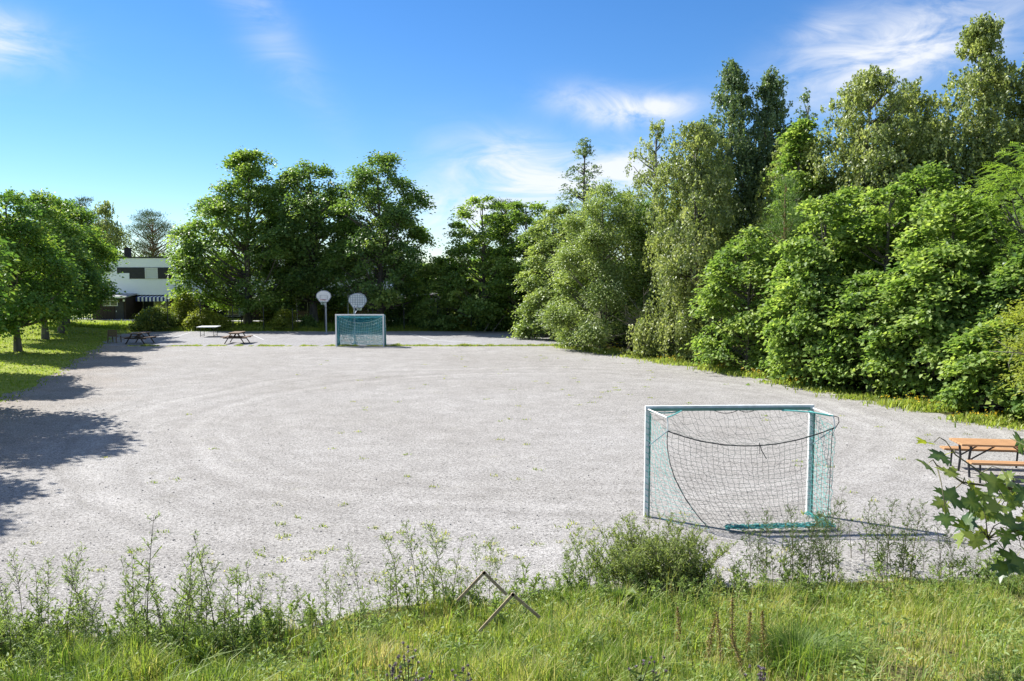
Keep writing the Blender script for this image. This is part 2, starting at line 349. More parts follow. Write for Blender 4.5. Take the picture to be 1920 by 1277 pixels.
class Tri:
    """collects triangles with a tint per vertex"""
    def __init__(s): s.V = []; s.T = []; s.t = []; s.n = 0
    def add(s, V, T, tint):
        s.V.append(V); s.T.append(T + s.n); s.t.append(tint); s.n += len(V)
    def obj(s, name, m, parent=None, smooth=False):
        return np_obj(name, np.concatenate(s.V), np.concatenate(s.T), m, np.concatenate(s.t), parent, smooth)
    def mesh(s, name, m):
        return np_mesh(name, np.concatenate(s.V), np.concatenate(s.T), m, np.concatenate(s.t))
def unit(a): return a / np.maximum(np.linalg.norm(a, axis=1, keepdims=True), 1e-9)
def add_leaves(tri, C, A, Nn, Ln, Wd, tint, fold=.18, bend=0.0):
    """leaf blades: centre, axis, normal, length, width"""
    A = unit(A); B = unit(np.cross(Nn, A)); Nn = np.cross(A, B); n = len(C)
    Ln = np.broadcast_to(np.asarray(Ln, float).reshape(-1, 1), (n, 1)); Wd = np.broadcast_to(np.asarray(Wd, float).reshape(-1, 1), (n, 1))
    p0 = C - A * Ln / 2; p1 = C + A * Ln / 2 - Nn * Ln * bend
    l = C + B * Wd / 2 + Nn * Wd * fold - A * Ln * .08; r = C - B * Wd / 2 + Nn * Wd * fold - A * Ln * .08
    V = np.stack([p0, r, p1, l], 1).reshape(-1, 3)
    b = np.arange(n)[:, None] * 4
    T = np.concatenate([b + np.array([[0, 1, 2]]), b + np.array([[0, 2, 3]])])
    tri.add(V, T, np.repeat(np.clip(tint, 0, 1), 4))
def add_tubes(tri, P, Rr, n=4):
    """many tubes at once: P (k, m, 3) points, Rr (k, m) radii"""
    k, mm, _ = P.shape
    D = np.gradient(P, axis=1); D /= np.maximum(np.linalg.norm(D, axis=2, keepdims=True), 1e-9)
    ref = np.where(np.abs(D[..., 2:3]) > .9, np.array([1., 0, 0]), np.array([0, 0, 1.]))
    U = np.cross(D, ref); U /= np.maximum(np.linalg.norm(U, axis=2, keepdims=True), 1e-9); W = np.cross(D, U)
    a = np.arange(n) * 2 * np.pi / n
    ring = P[:, :, None] + (U[:, :, None] * np.cos(a)[:, None] + W[:, :, None] * np.sin(a)[:, None]) * Rr[:, :, None, None]
    V = ring.reshape(-1, 3)
    i = np.arange(mm - 1)[:, None]; j = np.arange(n)[None]
    q = np.stack([i * n + j, i * n + (j + 1) % n, (i + 1) * n + (j + 1) % n, (i + 1) * n + j], -1).reshape(-1, 4)
    t = np.concatenate([q[:, :3], q[:, [0, 2, 3]]])
    T = (np.arange(k)[:, None, None] * mm * n + t[None]).reshape(-1, 3)
    tri.add(V, T, np.full(len(V), .5))
def wob(x, y, s, seed=0.0):
    """smooth pseudo-noise in about -1..1"""
    x = np.asarray(x, float) / s; y = np.asarray(y, float) / s; q = seed * 1.7
    return (np.sin(1.7 * x + 2.3 * y + q) + np.sin(-2.9 * x + 1.3 * y + 2.1 + q) + np.sin(3.7 * x + 3.1 * y + 4.0 - q) * .7 + np.sin(-5.3 * x + 6.1 * y + 1 + 2 * q) * .45) / 2.6

# ------------------------------------------------------------------ ground
FIELD = np.array([(-16, 8.6), (-6.2, 9.45), (-2.5, 10.0), (-1.2, 10.6), (.3, 11.0), (2.6, 11.15), (4.25, 11.4), (7.65, 11.6), (20, 12.0), (18.2, 18), (15.3, 23.0), (14.1, 25.5),
                  (12.7, 29.5), (10.6, 36), (7.0, 43.8), (3.2, 51), (4.2, 56), (2.6, 66), (-30.6, 66), (-31, 62), (-28.3, 55.6), (-21.3, 37), (-18.6, 28.9), (-16.6, 20)])
def sdist(x, y, poly=FIELD):
    """distance outside the open field (negative inside it)"""
    p = np.stack([x, y], -1); d = np.full(x.shape, 1e9); ins = np.zeros(x.shape, bool)
    for a, b in zip(poly, np.roll(poly, -1, 0)):
        e = b - a; w = p - a; t = np.clip((w @ e) / (e @ e), 0, 1)
        d = np.minimum(d, np.linalg.norm(w - t[..., None] * e, axis=-1))
        c = ((a[1] > y) != (b[1] > y)) & (x < (b[0] - a[0]) * (y - a[1]) / (b[1] - a[1] + 1e-12) + a[0]); ins ^= c
    return np.where(ins, -d, d)
def sm(a, b, x):
    t = np.clip((x - a) / (b - a), 0, 1); return t * t * (3 - 2 * t)
def hgt(x, y):
    x = np.asarray(x, float); y = np.asarray(y, float)
    s = sdist(x, y)
    near = 1 - sm(12.5, 16, y)
    s = s + wob(x, y, 1.6) * (.16 + .25 * (1 - near)) + wob(x, y, .5, 3) * .07
    sp = np.maximum(s, 0); bank = np.where(s > 0, .175 * (sp - .55 * (1 - np.exp(-sp / .55))), .14 * s) + .05 * wob(x, y, 2.2, 5) * np.clip(s, 0, 1)
    left = np.clip(.07 * s, -.2, .75)
    back = np.clip(.035 * s, -.2, .22)
    lf = 1 - sm(-32, -24, x) ; lf = np.where(y > 64, lf * (1 - sm(64, 72, y)), lf) ; lf = np.maximum(lf, (x < -10) * (y < 40))
    far = left * lf + back * (1 - lf)
    h = bank * near + far * (1 - near)
    return np.maximum(h, -.14)
def hz(x, y): return float(hgt(np.array([x]), np.array([y]))[0])
def terrain(name, m, x0, x1, y0, y1, dx, dy):
    nx = int(round((x1 - x0) / dx)) + 1; ny = int(round((y1 - y0) / dy)) + 1
    X, Y = np.meshgrid(np.linspace(x0, x1, nx), np.linspace(y0, y1, ny)); Z = hgt(X, Y)
    V = np.stack([X, Y, Z], -1).reshape(-1, 3); i = np.arange(ny - 1)[:, None] * nx + np.arange(nx - 1)[None]
    Q = np.stack([i, i + 1, i + nx + 1, i + nx], -1).reshape(-1, 4)
    keep = V[Q][:, :, 2].max(1) > -.1
    o = np_obj(name, V, Q[keep], m, smooth=True); o['kind'] = 'structure'; return o
def sheet(name, m, poly, z):
    me = bpy.data.meshes.new(name); bm = bmesh.new()
    f = bm.faces.new([bm.verts.new((x, y, z)) for x, y in poly]); bmesh.ops.triangulate(bm, faces=[f]); bm.normal_update()
    for ff in bm.faces:
        if ff.normal.z < 0: ff.normal_flip()
    bm.to_mesh(me); bm.free(); me.materials.append(m)
    o = link(bpy.data.objects.new(name, me)); o['kind'] = 'structure'; return o
sheet('ground', M['far_grass'], [(-500, -100), (500, -100), (500, 900), (-500, 900)], -.2)
sheet('gravel_field', M['gravel'], [(-40, 4), (30, 4), (30, 52), (-40, 52)], 0)
sheet('court', M['asphalt'], [(-40, 52), (12, 52), (12, 70), (-40, 70)], 0)
terrain('bank', M['bank_soil'], -24, 24, -6, 14, .2, .2)
terrain('lawn', M['lawn_soil'], -90, -10, 14, 66, .5, .5)
terrain('back_lawn', M['lawn_soil'], -90, 2, 66, 100, .7, .7)
terrain('wood_floor', M['wood_soil'], 2, 70, 14, 100, .6, .6)
for pl in ([(-10.9, 54.2), (-10.82, 54.2), (-12.6, 65.2), (-12.68, 65.2)], [(-8.3, 63.6), (-8.2, 63.6), (-5.5, 56.6), (-5.6, 56.6)],
           [(-26.3, 65.6), (-26.2, 65.6), (-24.2, 54.4), (-24.3, 54.4)], [(-20, 61.5), (-19.9, 61.5), (-17.7, 57), (-17.8, 57)], [(-5.5, 56.6), (-2, 54.4), (-2.1, 54.32), (-5.6, 56.5)]):
    sheet('court_line', M['line_paint'], pl, .004)
def path():
    pts = [(-60, 84.6), (-46, 81.4), (-38, 78.0), (-30, 76.6), (-22, 76.1), (-12, 76.0), (0, 76.2)]
    V = []; 
    for x, y in pts:
        for k in (0, .7, 1.4): V.append((x, y + k, max(hz(x, y + k), hz(x, y)) + .05))
    n = len(pts); F = [(3 * i + j, 3 * i + 3 + j, 3 * i + 4 + j, 3 * i + 1 + j) for i in range(n - 1) for j in range(2)]
    o = np_obj('path', np.array(V), np.array(F), M['path']); o['kind'] = 'structure'
path()

# ------------------------------------------------------------------ houses
def house(x0, y0, w, label, upper=True, dark_from=.45, annex_w=3.4, awn=True, chim=True):
    h = thing('row_house', label, 'house', (x0, y0, .15), 0, 'terraced houses behind the trees')
    z0 = 2.5
    if upper:
        MB().box((w / 2, 4.5, (z0 + 6.25) / 2), (w - .01, 9, 6.25 - z0)).build('upper_wall', M['siding_white'], h)
        f = MB().box((w / 2, 4.5, 6.31), (w + .06, 9.12, .12)).build('roof', M['fascia'], h)
        if chim:
            MB().box((w * .16, 3.2, 6.86), (.55, .55, 1.0), ch=.03).box((w * .16, 3.2, 7.38), (.66, .66, .06)).build('chimney', M['brick_chimney'], f)
        # dark timber band with its windows, a few centimetres proud of the white wall
        xa = w * .21
        MB().box(((xa + w * .98) / 2, -.02, 4.73), (w * .98 - xa, .05, 1.16)).build('dark_panel', M['fascia'], h)
        MB().box((xa + .63, -.035, 4.42), (1.26, .09, .62)).build('white_panel', M['siding_white'], h)
        for wx, wz, ww, wh, gl in ((w * .68, 4.72, 1.22, 1.02, 'blind'), (w * .10, 5.05, .62, .44, 'glass')):
            wf = MB()
            for sx in (-1, 1): wf.box((wx + sx * (ww / 2), -.06, wz), (.08, .1, wh + .08))
            for sz in (-1, 1): wf.box((wx, -.06, wz + sz * (wh / 2)), (ww - .08, .1, .08))
            wo = wf.build('window', M['window_frame'], h)
            MB().box((wx, -.045, wz), (ww - .07, .03, wh - .07)).build('pane', M[gl], wo)
    MB().box((w / 2, 5.0, z0 / 2 - .2), (w - .02, 8, z0 + .4 - .01)).build('ground_floor_wall', M['siding_brown'], h)
    gd = MB().box((annex_w + (w - annex_w) / 2, .97, 1.15), (w - annex_w - .5, .06, 1.9)).build('patio_window', M['window_frame'], h)
    n = 3; pw = (w - annex_w - .5) / n
    for i in range(n):
        MB().box((annex_w + .25 + pw * (i + .5), .93, 1.15), (pw - .12, .03, 1.75)).build('pane', M['glass'], gd)
    # single-storey annex of upright dark boards, built one by one
    an = MB().box((annex_w / 2, -.6, 1.05), (annex_w - .04, 3.16, 2.5)).build('annex_wall', M['siding_brown'], h)
    nb = int(annex_w / .34); bw = annex_w / nb
    bme = MB().box((0, 0, 0), (bw - .03, .03, 2.44)).mesh('board', M['siding_brown'])
    for i in range(nb):
        o = link(bpy.data.objects.new('board', bme), h); o.location = (bw * (i + .5), -2.195 - .004 * (i % 2), 1.06)
    rot = Matrix.Rotation(R(6), 3, 'X')
    MB().box((annex_w / 2 - .1, -.75, 2.52), (annex_w + .5, 3.7, .12), rot).build('annex_roof', M['roof_felt'], h)
    MB().box((annex_w / 2 - .1, -2.62, 2.33), (annex_w + .5, .04, .16)).build('gutter', M['window_frame'], h)
    wf = MB().box((annex_w * .55, -2.25, 1.75), (1.5, .06, .6)).build('window', M['window_frame'], h)
    MB().box((annex_w * .55 - .36, -2.285, 1.75), (.64, .03, .48)).box((annex_w * .55 + .36, -2.285, 1.75), (.64, .03, .48)).build('pane', M['glass'], wf)
    dr = MB().box((annex_w - .62, -2.24, .92), (.84, .06, 2.0)).build('door', M['fascia'], h)
    MB().box((annex_w - .92, -2.29, .92), (.05, .06, .14)).build('handle', M['white_metal'], dr)
    MB().box((annex_w - .15, -2.26, 2.0), (.16, .12, .2)).build('lamp', M['white_paint'], h)
    if awn:
        a0, a1 = annex_w + .2, w - .02
        aw = MB().add([(0, .9, 2.55), (a1 - a0, .9, 2.55), (a1 - a0, -.5, 2.28), (0, -.5, 2.28), (0, .9, 2.52), (a1 - a0, .9, 2.52), (a1 - a0, -.48, 2.25), (0, -.48, 2.25),
                       (0, -.5, 1.86), (a1 - a0, -.5, 1.86), (0, -.48, 1.86), (a1 - a0, -.48, 1.86)],
                      [(0, 1, 2, 3), (4, 7, 6, 5), (3, 2, 9, 8), (7, 10, 11, 6), (0, 3, 7, 4), (1, 5, 6, 2), (8, 9, 11, 10), (3, 8, 10, 7), (2, 6, 11, 9)]).build('awning', M['awning'], h)
        aw.location.x = a0
        for k in (.15, .85): MB().bar((0, .9, 2.3), (0, -.45, 2.22), .04).build('arm', M['grey_metal'], aw).location = ((a1 - a0) * k, 0, 0)
    return h
house(-41.9, 82.0, 7.5, 'white upper storey house with a blue striped awning, left end of the row')
house(-34.4, 82.6, 7.3, 'white and dark timber house half hidden by the leftmost big broad tree', awn=False, chim=False)
house(-27.1, 82.0, 7.3, 'dark fronted house behind the middle big tree and its picket fence', awn=False, chim=False)
house(-19.8, 82.6, 7.2, 'dark fronted house behind the basketball hoops and far goal', awn=False, chim=False)
house(-12.6, 82.0, 4.6, 'low dark shed-like house at the right end of the row', upper=False, awn=False, annex_w=3.4)

# ------------------------------------------------------------------ trees
def prof(kind):
    return {'round': ([0, .15, .4, .65, .85, 1], [.55, .85, 1, .92, .62, .12]),
            'oval': ([0, .15, .4, .7, .88, 1], [.62, .9, 1, .75, .45, .06]),
            'spire': ([0, .12, .35, .65, .88, 1], [.55, .9, 1, .62, .28, .02]),
            'birch': ([0, .15, .35, .6, .82, 1], [.62, .95, 1, .8, .46, .05]),
            'dome': ([0, .2, .45, .7, .9, 1], [.95, 1, .97, .8, .5, .15]),
            'wall': ([0, .2, .5, .75, .92, 1], [.95, 1, .92, .78, .5, .12]),
            'pine': ([0, .3, .55, .8, 1], [.3, .75, 1, .85, .35])}[kind]
def make_tree(name, label, loc, H, Rad, shape, leaf, bark='bark', seed=1, crown0=1.8, ncl=240, per=75, cr=.6, flat=.55, L=.17, W=.14, droop=.0,
              style='clump', lump=.22, trunk_r=None, lean=(0, 0), group=None, cat='tree', tints=(.12, .9), inner=.35, top_tint=.0, upw=1.0, sx=1.0, hole=0.0, nlobe=0, lobe_r=.42, lobe_z=.8):
    rng = np.random.default_rng(seed)
    t_ = thing(name, label, cat, (loc[0], loc[1], hz(loc[0], loc[1]) - .03 if len(loc) == 2 else loc[2]), 0, group)
    tr = trunk_r or .014 * H + .03
    # trunk line
    nseg = 9; zt = np.linspace(0, H * .93, nseg); ph = rng.uniform(0, 6, 2)
    bx = lean[0] * (zt / H) ** 1.3 + .10 * Rad * .3 * np.sin(zt * .7 + ph[0]) * (zt / H); by = lean[1] * (zt / H) ** 1.3 + .03 * Rad * np.sin(zt * .8 + ph[1]) * (zt / H)
    TP = np.stack([bx, by, zt], 1); TR = tr * (1 - .93 * (zt / zt[-1])) ** .8 + .012; TR[0] *= 1.35
    tk = Tri(); add_tubes(tk, TP[None], TR[None], 9); tk.obj('trunk', M[bark], t_, True)
    # clump centres inside the crown's envelope
    pf = prof(shape); ph2 = rng.uniform(0, 6.28, 6)
    n = ncl * 2
    t = rng.uniform(0, 1, n); renv = np.interp(t, *pf)
    keep = rng.uniform(0, 1, n) < (.25 + .75 * renv); t = t[keep]; renv = renv[keep]; n = len(t)
    az = rng.uniform(0, 2 * np.pi, n)
    lumpf = 1 + lump * (np.sin(2 * az + 5 * t + ph2[0]) * .5 + np.sin(3 * az - 7 * t + ph2[1]) * .5 + np.sin(5 * az + 11 * t + ph2[2]) * .4)
    rad = Rad * renv * lumpf * (rng.uniform(inner ** 2, 1, n) ** .5)
    if hole > 0:
        hs = np.sin(3 * az + 9 * t + ph2[3]) + np.sin(4 * az - 13 * t + ph2[4]) + np.sin(17 * t + ph2[5]) * .7
        k2 = hs > -1.6 + hole * 2; az, t, rad = az[k2], t[k2], rad[k2]
    az, t, rad = az[:ncl], t[:ncl], rad[:ncl]; n = len(t)
    cz = crown0 + t * (H - crown0)
    if nlobe:
        # boughs: the foliage gathers in billows standing out from the crown, with hollows between
        lt = (np.arange(nlobe) + rng.uniform(.1, .9, nlobe)) / nlobe; la = np.arange(nlobe) * 2.4 + rng.uniform(-.5, .5, nlobe)
        le = np.interp(lt, *pf) * Rad; lr = lobe_r * Rad * rng.uniform(.75, 1.3, nlobe) * np.clip(np.interp(lt, *pf), .45, 1)
        lc = np.stack([le * .72 * np.cos(la) * sx, le * .72 * np.sin(la), crown0 + lt * (H - crown0)], 1)
        w = rng.choice(nlobe, int(n * .78), p=lr ** 2 / (lr ** 2).sum())
        dd = unit(rng.normal(0, 1, (len(w), 3)) + unit(lc - np.array([0, 0, crown0 + .4 * (H - crown0)]))[w] * .9 + np.array([0, 0, .35]))
        pc = lc[w] + dd * lr[w][:, None] * (rng.uniform(.35, 1, len(w)) ** .6)[:, None] * np.array([1, 1, lobe_z])
        pc[:, 2] = np.clip(pc[:, 2], max(crown0 * .8, .15), H)
        m2 = n - len(w); cz = np.concatenate([pc[:, 2], cz[:m2]]); px = np.concatenate([pc[:, 0], (rad * np.cos(az) * sx * .85)[:m2]]); py = np.concatenate([pc[:, 1], (rad * np.sin(az) * .85)[:m2]])
        t = np.clip((cz - crown0) / (H - crown0), 0, 1); rad = np.hypot(px, py)
    else:
        px, py = rad * np.cos(az) * sx, rad * np.sin(az)
    tx = np.interp(cz, zt, bx); ty = np.interp(cz, zt, by)
    C = np.stack([tx + px, ty + py, cz], 1)
    # limbs reaching every clump
    za = np.clip(cz - rad * rng.uniform(.45, .9, n) - .2, crown0 * .75, H * .9)
    A0 = np.stack([np.interp(za, zt, bx), np.interp(za, zt, by), za], 1)
    nb = min(n, 110 if H > 6 else 60); sel = rng.permutation(n)[:nb]
    a0, c0 = A0[sel], C[sel]; mid = (a0 + c0) / 2 + np.stack([(c0 - a0)[:, 0] * .12, (c0 - a0)[:, 1] * .12, -.08 * rad[sel]], 1) + rng.normal(0, .06 * Rad * .3, (nb, 3))
    s = np.linspace(0, 1, 5)[None, :, None]
    P = (1 - s) ** 2 * a0[:, None] + 2 * s * (1 - s) * mid[:, None] + s ** 2 * c0[:, None]
    r0 = np.clip(.18 * tr + .012 * rad[sel], .012, .10)
    lb = Tri(); add_tubes(lb, P, r0[:, None] * (1 - .8 * np.linspace(0, 1, 5))[None], 4)
    lb.obj('limbs', M[bark if bark != 'bark_birch' else 'bark_grey'], t_, True)
    # leaves
    cw = Tri(); ctint = np.clip(rng.normal(.45, .22, n), 0, 1) + top_tint * (t - .5)  # tint shift by height: lit crown tops put into the leaf colour
    outw = unit(np.stack([C[:, 0] - tx, C[:, 1] - ty, (t - .45) * Rad], 1))
    if style == 'clump':
        csz = cr * rng.uniform(.5, 1.4, n)
        k = np.repeat(np.arange(n), np.maximum((per * (csz / cr) ** 2).astype(int), 8)); m_ = len(k)
        o = rng.normal(0, 1, (m_, 3)) * csz[k][:, None] * .5; o[:, 2] *= flat
        o[:, 2] -= .30 * (o[:, 0] ** 2 + o[:, 1] ** 2) / csz[k]
        pos = C[k] + o
        hor = np.stack([o[:, 0], o[:, 1], 0 * o[:, 0]], 1) * .8 + outw[k] * .5 * cr + rng.normal(0, .45, (m_, 3)) * cr; hor[:, 2] -= (.15 + droop) * cr
        nor = outw[k] * .5 + rng.normal(0, .42, (m_, 3)) + np.array(to_sun) * .35; nor[:, 2] += upw * .8
        sz = rng.uniform(.65, 1.25, m_)
        add_leaves(cw, pos, hor, nor, L * sz, W * sz, rng.normal(0, .17, m_) + ctint[k], .16, .12)
    elif style == 'weep':                                     # birch: twigs hanging in strands
        ns = per // 12
        k = np.repeat(np.arange(n), ns); sl = rng.uniform(.5, 1.0, len(k)) * cr * 2.0 * (1.15 - .8 * t[k])
        so = C[k] + np.stack([rng.normal(0, .38 * cr, len(k)), rng.normal(0, .38 * cr, len(k)), rng.normal(0, .25 * cr, len(k))], 1)
        drift = unit(outw[k] + rng.normal(0, .35, (len(k), 3))) * .4
        ks = np.repeat(np.arange(len(k)), 12); m_ = len(ks); u = rng.uniform(0, 1, m_)
        pos = so[ks] + drift[ks] * (np.sqrt(u) * sl[ks])[:, None] + rng.normal(0, .055, (m_, 3)); pos[:, 2] -= (u ** 1.3) * sl[ks] * (1 - .9 * (t[k][ks] > .88))
        pos[:, 2] += (t[k][ks] > .88) * u * sl[ks] * .8
        pos[:, 2] = np.maximum(pos[:, 2], .25)
        ax = rng.normal(0, .6, (m_, 3)); ax[:, 2] -= .75
        nor = outw[k][ks] * .8 + rng.normal(0, .6, (m_, 3)) + np.array(to_sun) * .4; nor[:, 2] += .2
        sz = rng.uniform(.65, 1.3, m_)
        add_leaves(cw, pos, ax, nor, L * sz, W * sz, rng.normal(0, .2, m_) + ctint[k][ks], .12, .08)
    elif style == 'compound':                                 # rowan: feathered leaves of narrow leaflets
        nl = per // 10
        k = np.repeat(np.arange(n), nl); q = len(k)
        o = rng.normal(0, 1, (q, 3)) * cr * .5; o[:, 2] *= flat; o[:, 2] -= .3 * (o[:, 0] ** 2 + o[:, 1] ** 2) / cr
        base = C[k] + o; ax = unit(np.stack([o[:, 0], o[:, 1], 0 * o[:, 0]], 1) + outw[k] * .4 * cr + rng.normal(0, .25 * cr, (q, 3)) + np.array([0, 0, -.22 * cr]))
        up = unit(rng.normal(0, .3, (q, 3)) + np.array([0, 0, 1.0])); sd = unit(np.cross(up, ax))
        for i in range(10):
            f = (i // 2 + 1) / 5.0; sg = 1 if i % 2 else -1
            pos = base + ax * (f * .34) + sd * (sg * .055) - up * (.10 * f * f)
            add_leaves(cw, pos, sd * sg + ax * .7, up + rng.normal(0, .18, (q, 3)), L, W, rng.normal(0, .1, q) + ctint[k], .1, .1)
    elif style == 'needle':
        k = np.repeat(np.arange(n), per); m_ = len(k)
        o = rng.normal(0, 1, (m_, 3)) * cr * .5; o[:, 2] *= flat
        d = unit(o + outw[k] * cr * .6 + rng.normal(0, .3 * cr, (m_, 3)) + np.array([0, 0, .35 * cr]))
        add_leaves(cw, C[k] + o, d, rng.normal(0, 1, (m_, 3)), L * rng.uniform(.7, 1.2, m_), W, rng.normal(0, .15, m_) + ctint[k], .05, .0)
    cw.obj('crown', M[leaf], t_)
    return t_
def copy_thing(src, loc, rz, label, sc=(1, 1, 1)):
    c = copy_tree(src); c.location = loc; c.rotation_euler = (0, 0, rz); c.scale = sc; c['label'] = label
    return c

# the row on the grass at the left
rowg = 'round-headed trees in a row on the left grass'
ROW = [(-37.2, 66.8, .2, .86, 'round-headed tree at the far end of the left row, nearest the white house'),
       (-34.1, 60.4, 1.9, 1.02, 'full green tree on the lawn, third crown from the frame edge in the left row'),
       (-31.7, 54.2, 3.3, .96, 'full green tree on the lawn with an upright dark trunk near the left frame edge'),
       (-28.4, 45.8, 4.6, .89, 'tree at the left frame edge, its trunk rising from the sunlit lawn'),
       (-26.2, 35.4, .9, .95, 'tree just left of the frame beside the lawn, shading the gravel edge'),
       (-20.2, 25.9, 5.2, .93, 'tree left of the frame throwing a broad shadow on the gravel'),
       (-18.9, 19.3, 3.9, .93, 'nearest tree of the left row, throwing shade on the near gravel')]
r1 = make_tree('round_tree', ROW[0][4], ROW[0][:2], 10.0, 3.1, 'oval', 'leaf_row', 'bark_grey', 11, 2.0, 300, 100, .72, .6, .21, .17, group=rowg, nlobe=18, lump=.16, top_tint=.25, trunk_r=.2)
r2 = make_tree('round_tree', ROW[1][4], ROW[1][:2], 10.2, 3.1, 'oval', 'leaf_row', 'bark_grey', 23, 2.1, 300, 100, .72, .6, .21, .17, group=rowg, nlobe=18, lump=.18, top_tint=.25, trunk_r=.2, lean=(.5, 0))
for i, (x, y, rz, sc, lb) in enumerate(ROW[2:]):
    copy_thing((r1, r2)[i % 2], (x, y, hz(x, y) - .03), rz, lb, (sc * (.93 if sc == .93 else 1), sc * (.93 if sc == .93 else 1), .98 if sc == .93 else sc))

# three tall broad trees behind the court
bg = 'tall broad trees between the court and the houses'
make_tree('broad_tree', 'tall loose-crowned broad tree, leftmost of three behind the court', (-24.0, 72.6), 15.2, 6.0, 'spire', 'leaf_mid', 'bark_grey', 31, 1.9, 640, 85, .78, .5, .25, .20, group=bg, nlobe=28, lobe_r=.40, lump=.3, inner=.25, hole=.22, lean=(.4, 0), trunk_r=.33, top_tint=.05)
make_tree('broad_tree', 'dense round-topped broad tree, middle of three behind the court', (-18.1, 72.8), 14.5, 4.5, 'round', 'leaf_dark', 'bark_grey', 32, 2.5, 430, 95, .80, .55, .25, .21, group=bg, nlobe=18, lump=.18, trunk_r=.36, top_tint=.2)
make_tree('broad_tree', 'dark many-stemmed broad tree, rightmost of three behind the basketball hoops', (-11.4, 69.4), 14.7, 4.4, 'dome', 'leaf_dark', 'bark_grey', 33, 2.3, 430, 90, .80, .5, .25, .2, group=bg, nlobe=20, lobe_r=.38, lump=.26, hole=.15, trunk_r=.3, tints=(.05, .7), top_tint=-.1)

# wood along the right side ------------------------------------------------
wg = 'trees of the wood along the right side'
def maple(name, label, loc, H, Rad, seed, **k):
    a = dict(shape='wall', leaf='leaf_maple', bark='bark_grey', crown0=.35, ncl=270, per=74, cr=.56, flat=.32, L=.18, W=.16, lump=.26, group=wg, inner=.45, hole=.16, top_tint=.1, nlobe=24, lobe_r=.30); a.update(k)
    return make_tree(name, label, loc, H, Rad, seed=seed, **a)
def birch(name, label, loc, H, Rad, seed, **k):
    a = dict(shape='birch', leaf='leaf_birch', bark='bark_birch', crown0=1.6, ncl=420, per=120, cr=.62, L=.145, W=.095, lump=.32, style='weep', group=wg, inner=.25, hole=.12, nlobe=0); a.update(k)
    return make_tree(name, label, loc, H, Rad, seed=seed, **a)
# far left end of the wood
maple('leafy_tree', 'pale green low tree at the far left end of the wood', (-5.6, 68.3), 6.0, 2.7, 41, leaf='leaf_maple', L=.22, W=.19, ncl=260, crown0=.3, hole=0)
maple('maple_tree', 'broad dense rounded maple near the far right court corner', (-2.4, 67.5), 11.2, 3.7, 42, L=.23, W=.2, crown0=.9, leaf='leaf_mid', cr=.72, per=75, top_tint=.2, hole=0, ncl=400, shape='dome')
maple('maple_tree', 'dark maple overhanging the shaded court corner beside the light rounded tree', (1.2, 66), 11.0, 3.0, 43, L=.22, W=.19, leaf='leaf_mid', cr=.68, crown0=.6, ncl=330, hole=0)
maple('rounded_tree', 'light green rounded tree overhanging the right end of the court', (2.9, 57.2), 9.4, 2.5, 44, L=.17, W=.14, leaf='leaf_willow', shape='dome', ncl=420, hole=0, lump=.14, nlobe=22)
maple('aspen_tree', 'thin pointed aspen standing up above the willow crown', (5.2, 58), 14.3, 2.1, 45, shape='spire', leaf='leaf_birch_dark', nlobe=0, crown0=4.5, ncl=210, per=36, cr=.45, L=.15, W=.12, hole=.1, lump=.3)
maple('willow_tree', 'large rounded willow with a sunlit left side at the field edge', (5.6, 49.2), 9.9, 3.3, 46, shape='dome', leaf='leaf_willow', ncl=620, per=120, cr=.6, flat=.8, L=.16, W=.08, hole=0, lump=.2, inner=.5, nlobe=24)
maple('willow_tree', 'dark leafy willow in the shade to the right of the large rounded willow', (8.6, 48.6), 9.0, 2.4, 47, leaf='leaf_dark', ncl=240, per=80, L=.15, W=.08, flat=.8, hole=0)
birch('birch_tree', 'thin open-topped birch with sparse twigs against the sky', (9.0, 50.5), 13.6, 2.2, 48, crown0=6, ncl=110, per=72, hole=.3, lump=.45)
birch('birch_tree', 'pale drooping birch reaching down to the gravel edge', (9.9, 43.6), 12.3, 2.6, 49, crown0=.5, ncl=520, per=120, shape='wall')
birch('birch_tree', 'tallest dark pointed birch of the middle pair', (12.7, 47.5), 16.4, 2.3, 50, leaf='leaf_birch_dark', crown0=3.5, shape='birch', ncl=460, per=120)
birch('birch_tree', 'dark birch right beside the tallest pointed birch', (15.0, 47.2), 15.7, 2.1, 51, leaf='leaf_birch_dark', crown0=4, shape='birch', ncl=420, per=120)
birch('slender_birch', 'slender spindly birch between the dark birches and the pale maple spire', (17.6, 48.5), 15.4, .95, 52, leaf='leaf_birch_dark', crown0=6, ncl=70, per=84)
maple('maple_tree', 'bright green tall maple with a narrow top below the slender birch', (14.2, 40.2), 12.0, 1.9, 53, shape='spire', crown0=3, cr=.5)
maple('maple_tree', 'light maple with a rounded left side at the gravel edge next to the young pine', (11.2, 37.8), 6.6, 2.2, 54, ncl=280)
make_tree('pine_tree', 'young pine with upright needle shoots among the maples', (12.6, 37.2), 9.0, 2.0, 'spire', 'needle', 'bark_pine', 55, .8, 190, 95, .5, .7, .22, .018, style='needle', group=wg, lump=.3, inner=.2)
birch('birch_tree', 'broad olive birch with drooping sprays behind the maples', (17.0, 38.8), 13.6, 2.9, 56, crown0=2.5, ncl=560, shape='wall', per=120)
birch('birch_tree', 'tall birch with a white stem showing high at right', (21.2, 37.0), 15.6, 2.5, 57, crown0=3, ncl=500, per=120, trunk_r=.2)
birch('birch_tree', 'tall birch cut by the right frame edge', (24.0, 36.2), 16.2, 2.5, 58, crown0=3.5, ncl=480, per=120)
birch('birch_tree', 'olive birch filling the gap between the broad olive birch and the white-stemmed birch', (19.6, 39.5), 13.4, 2.2, 68, crown0=2, ncl=360, shape='wall')
birch('birch_tree', 'olive birch behind the bright maple with the narrow top', (14.6, 41.8), 11.0, 1.9, 69, crown0=2, ncl=330, shape='wall')
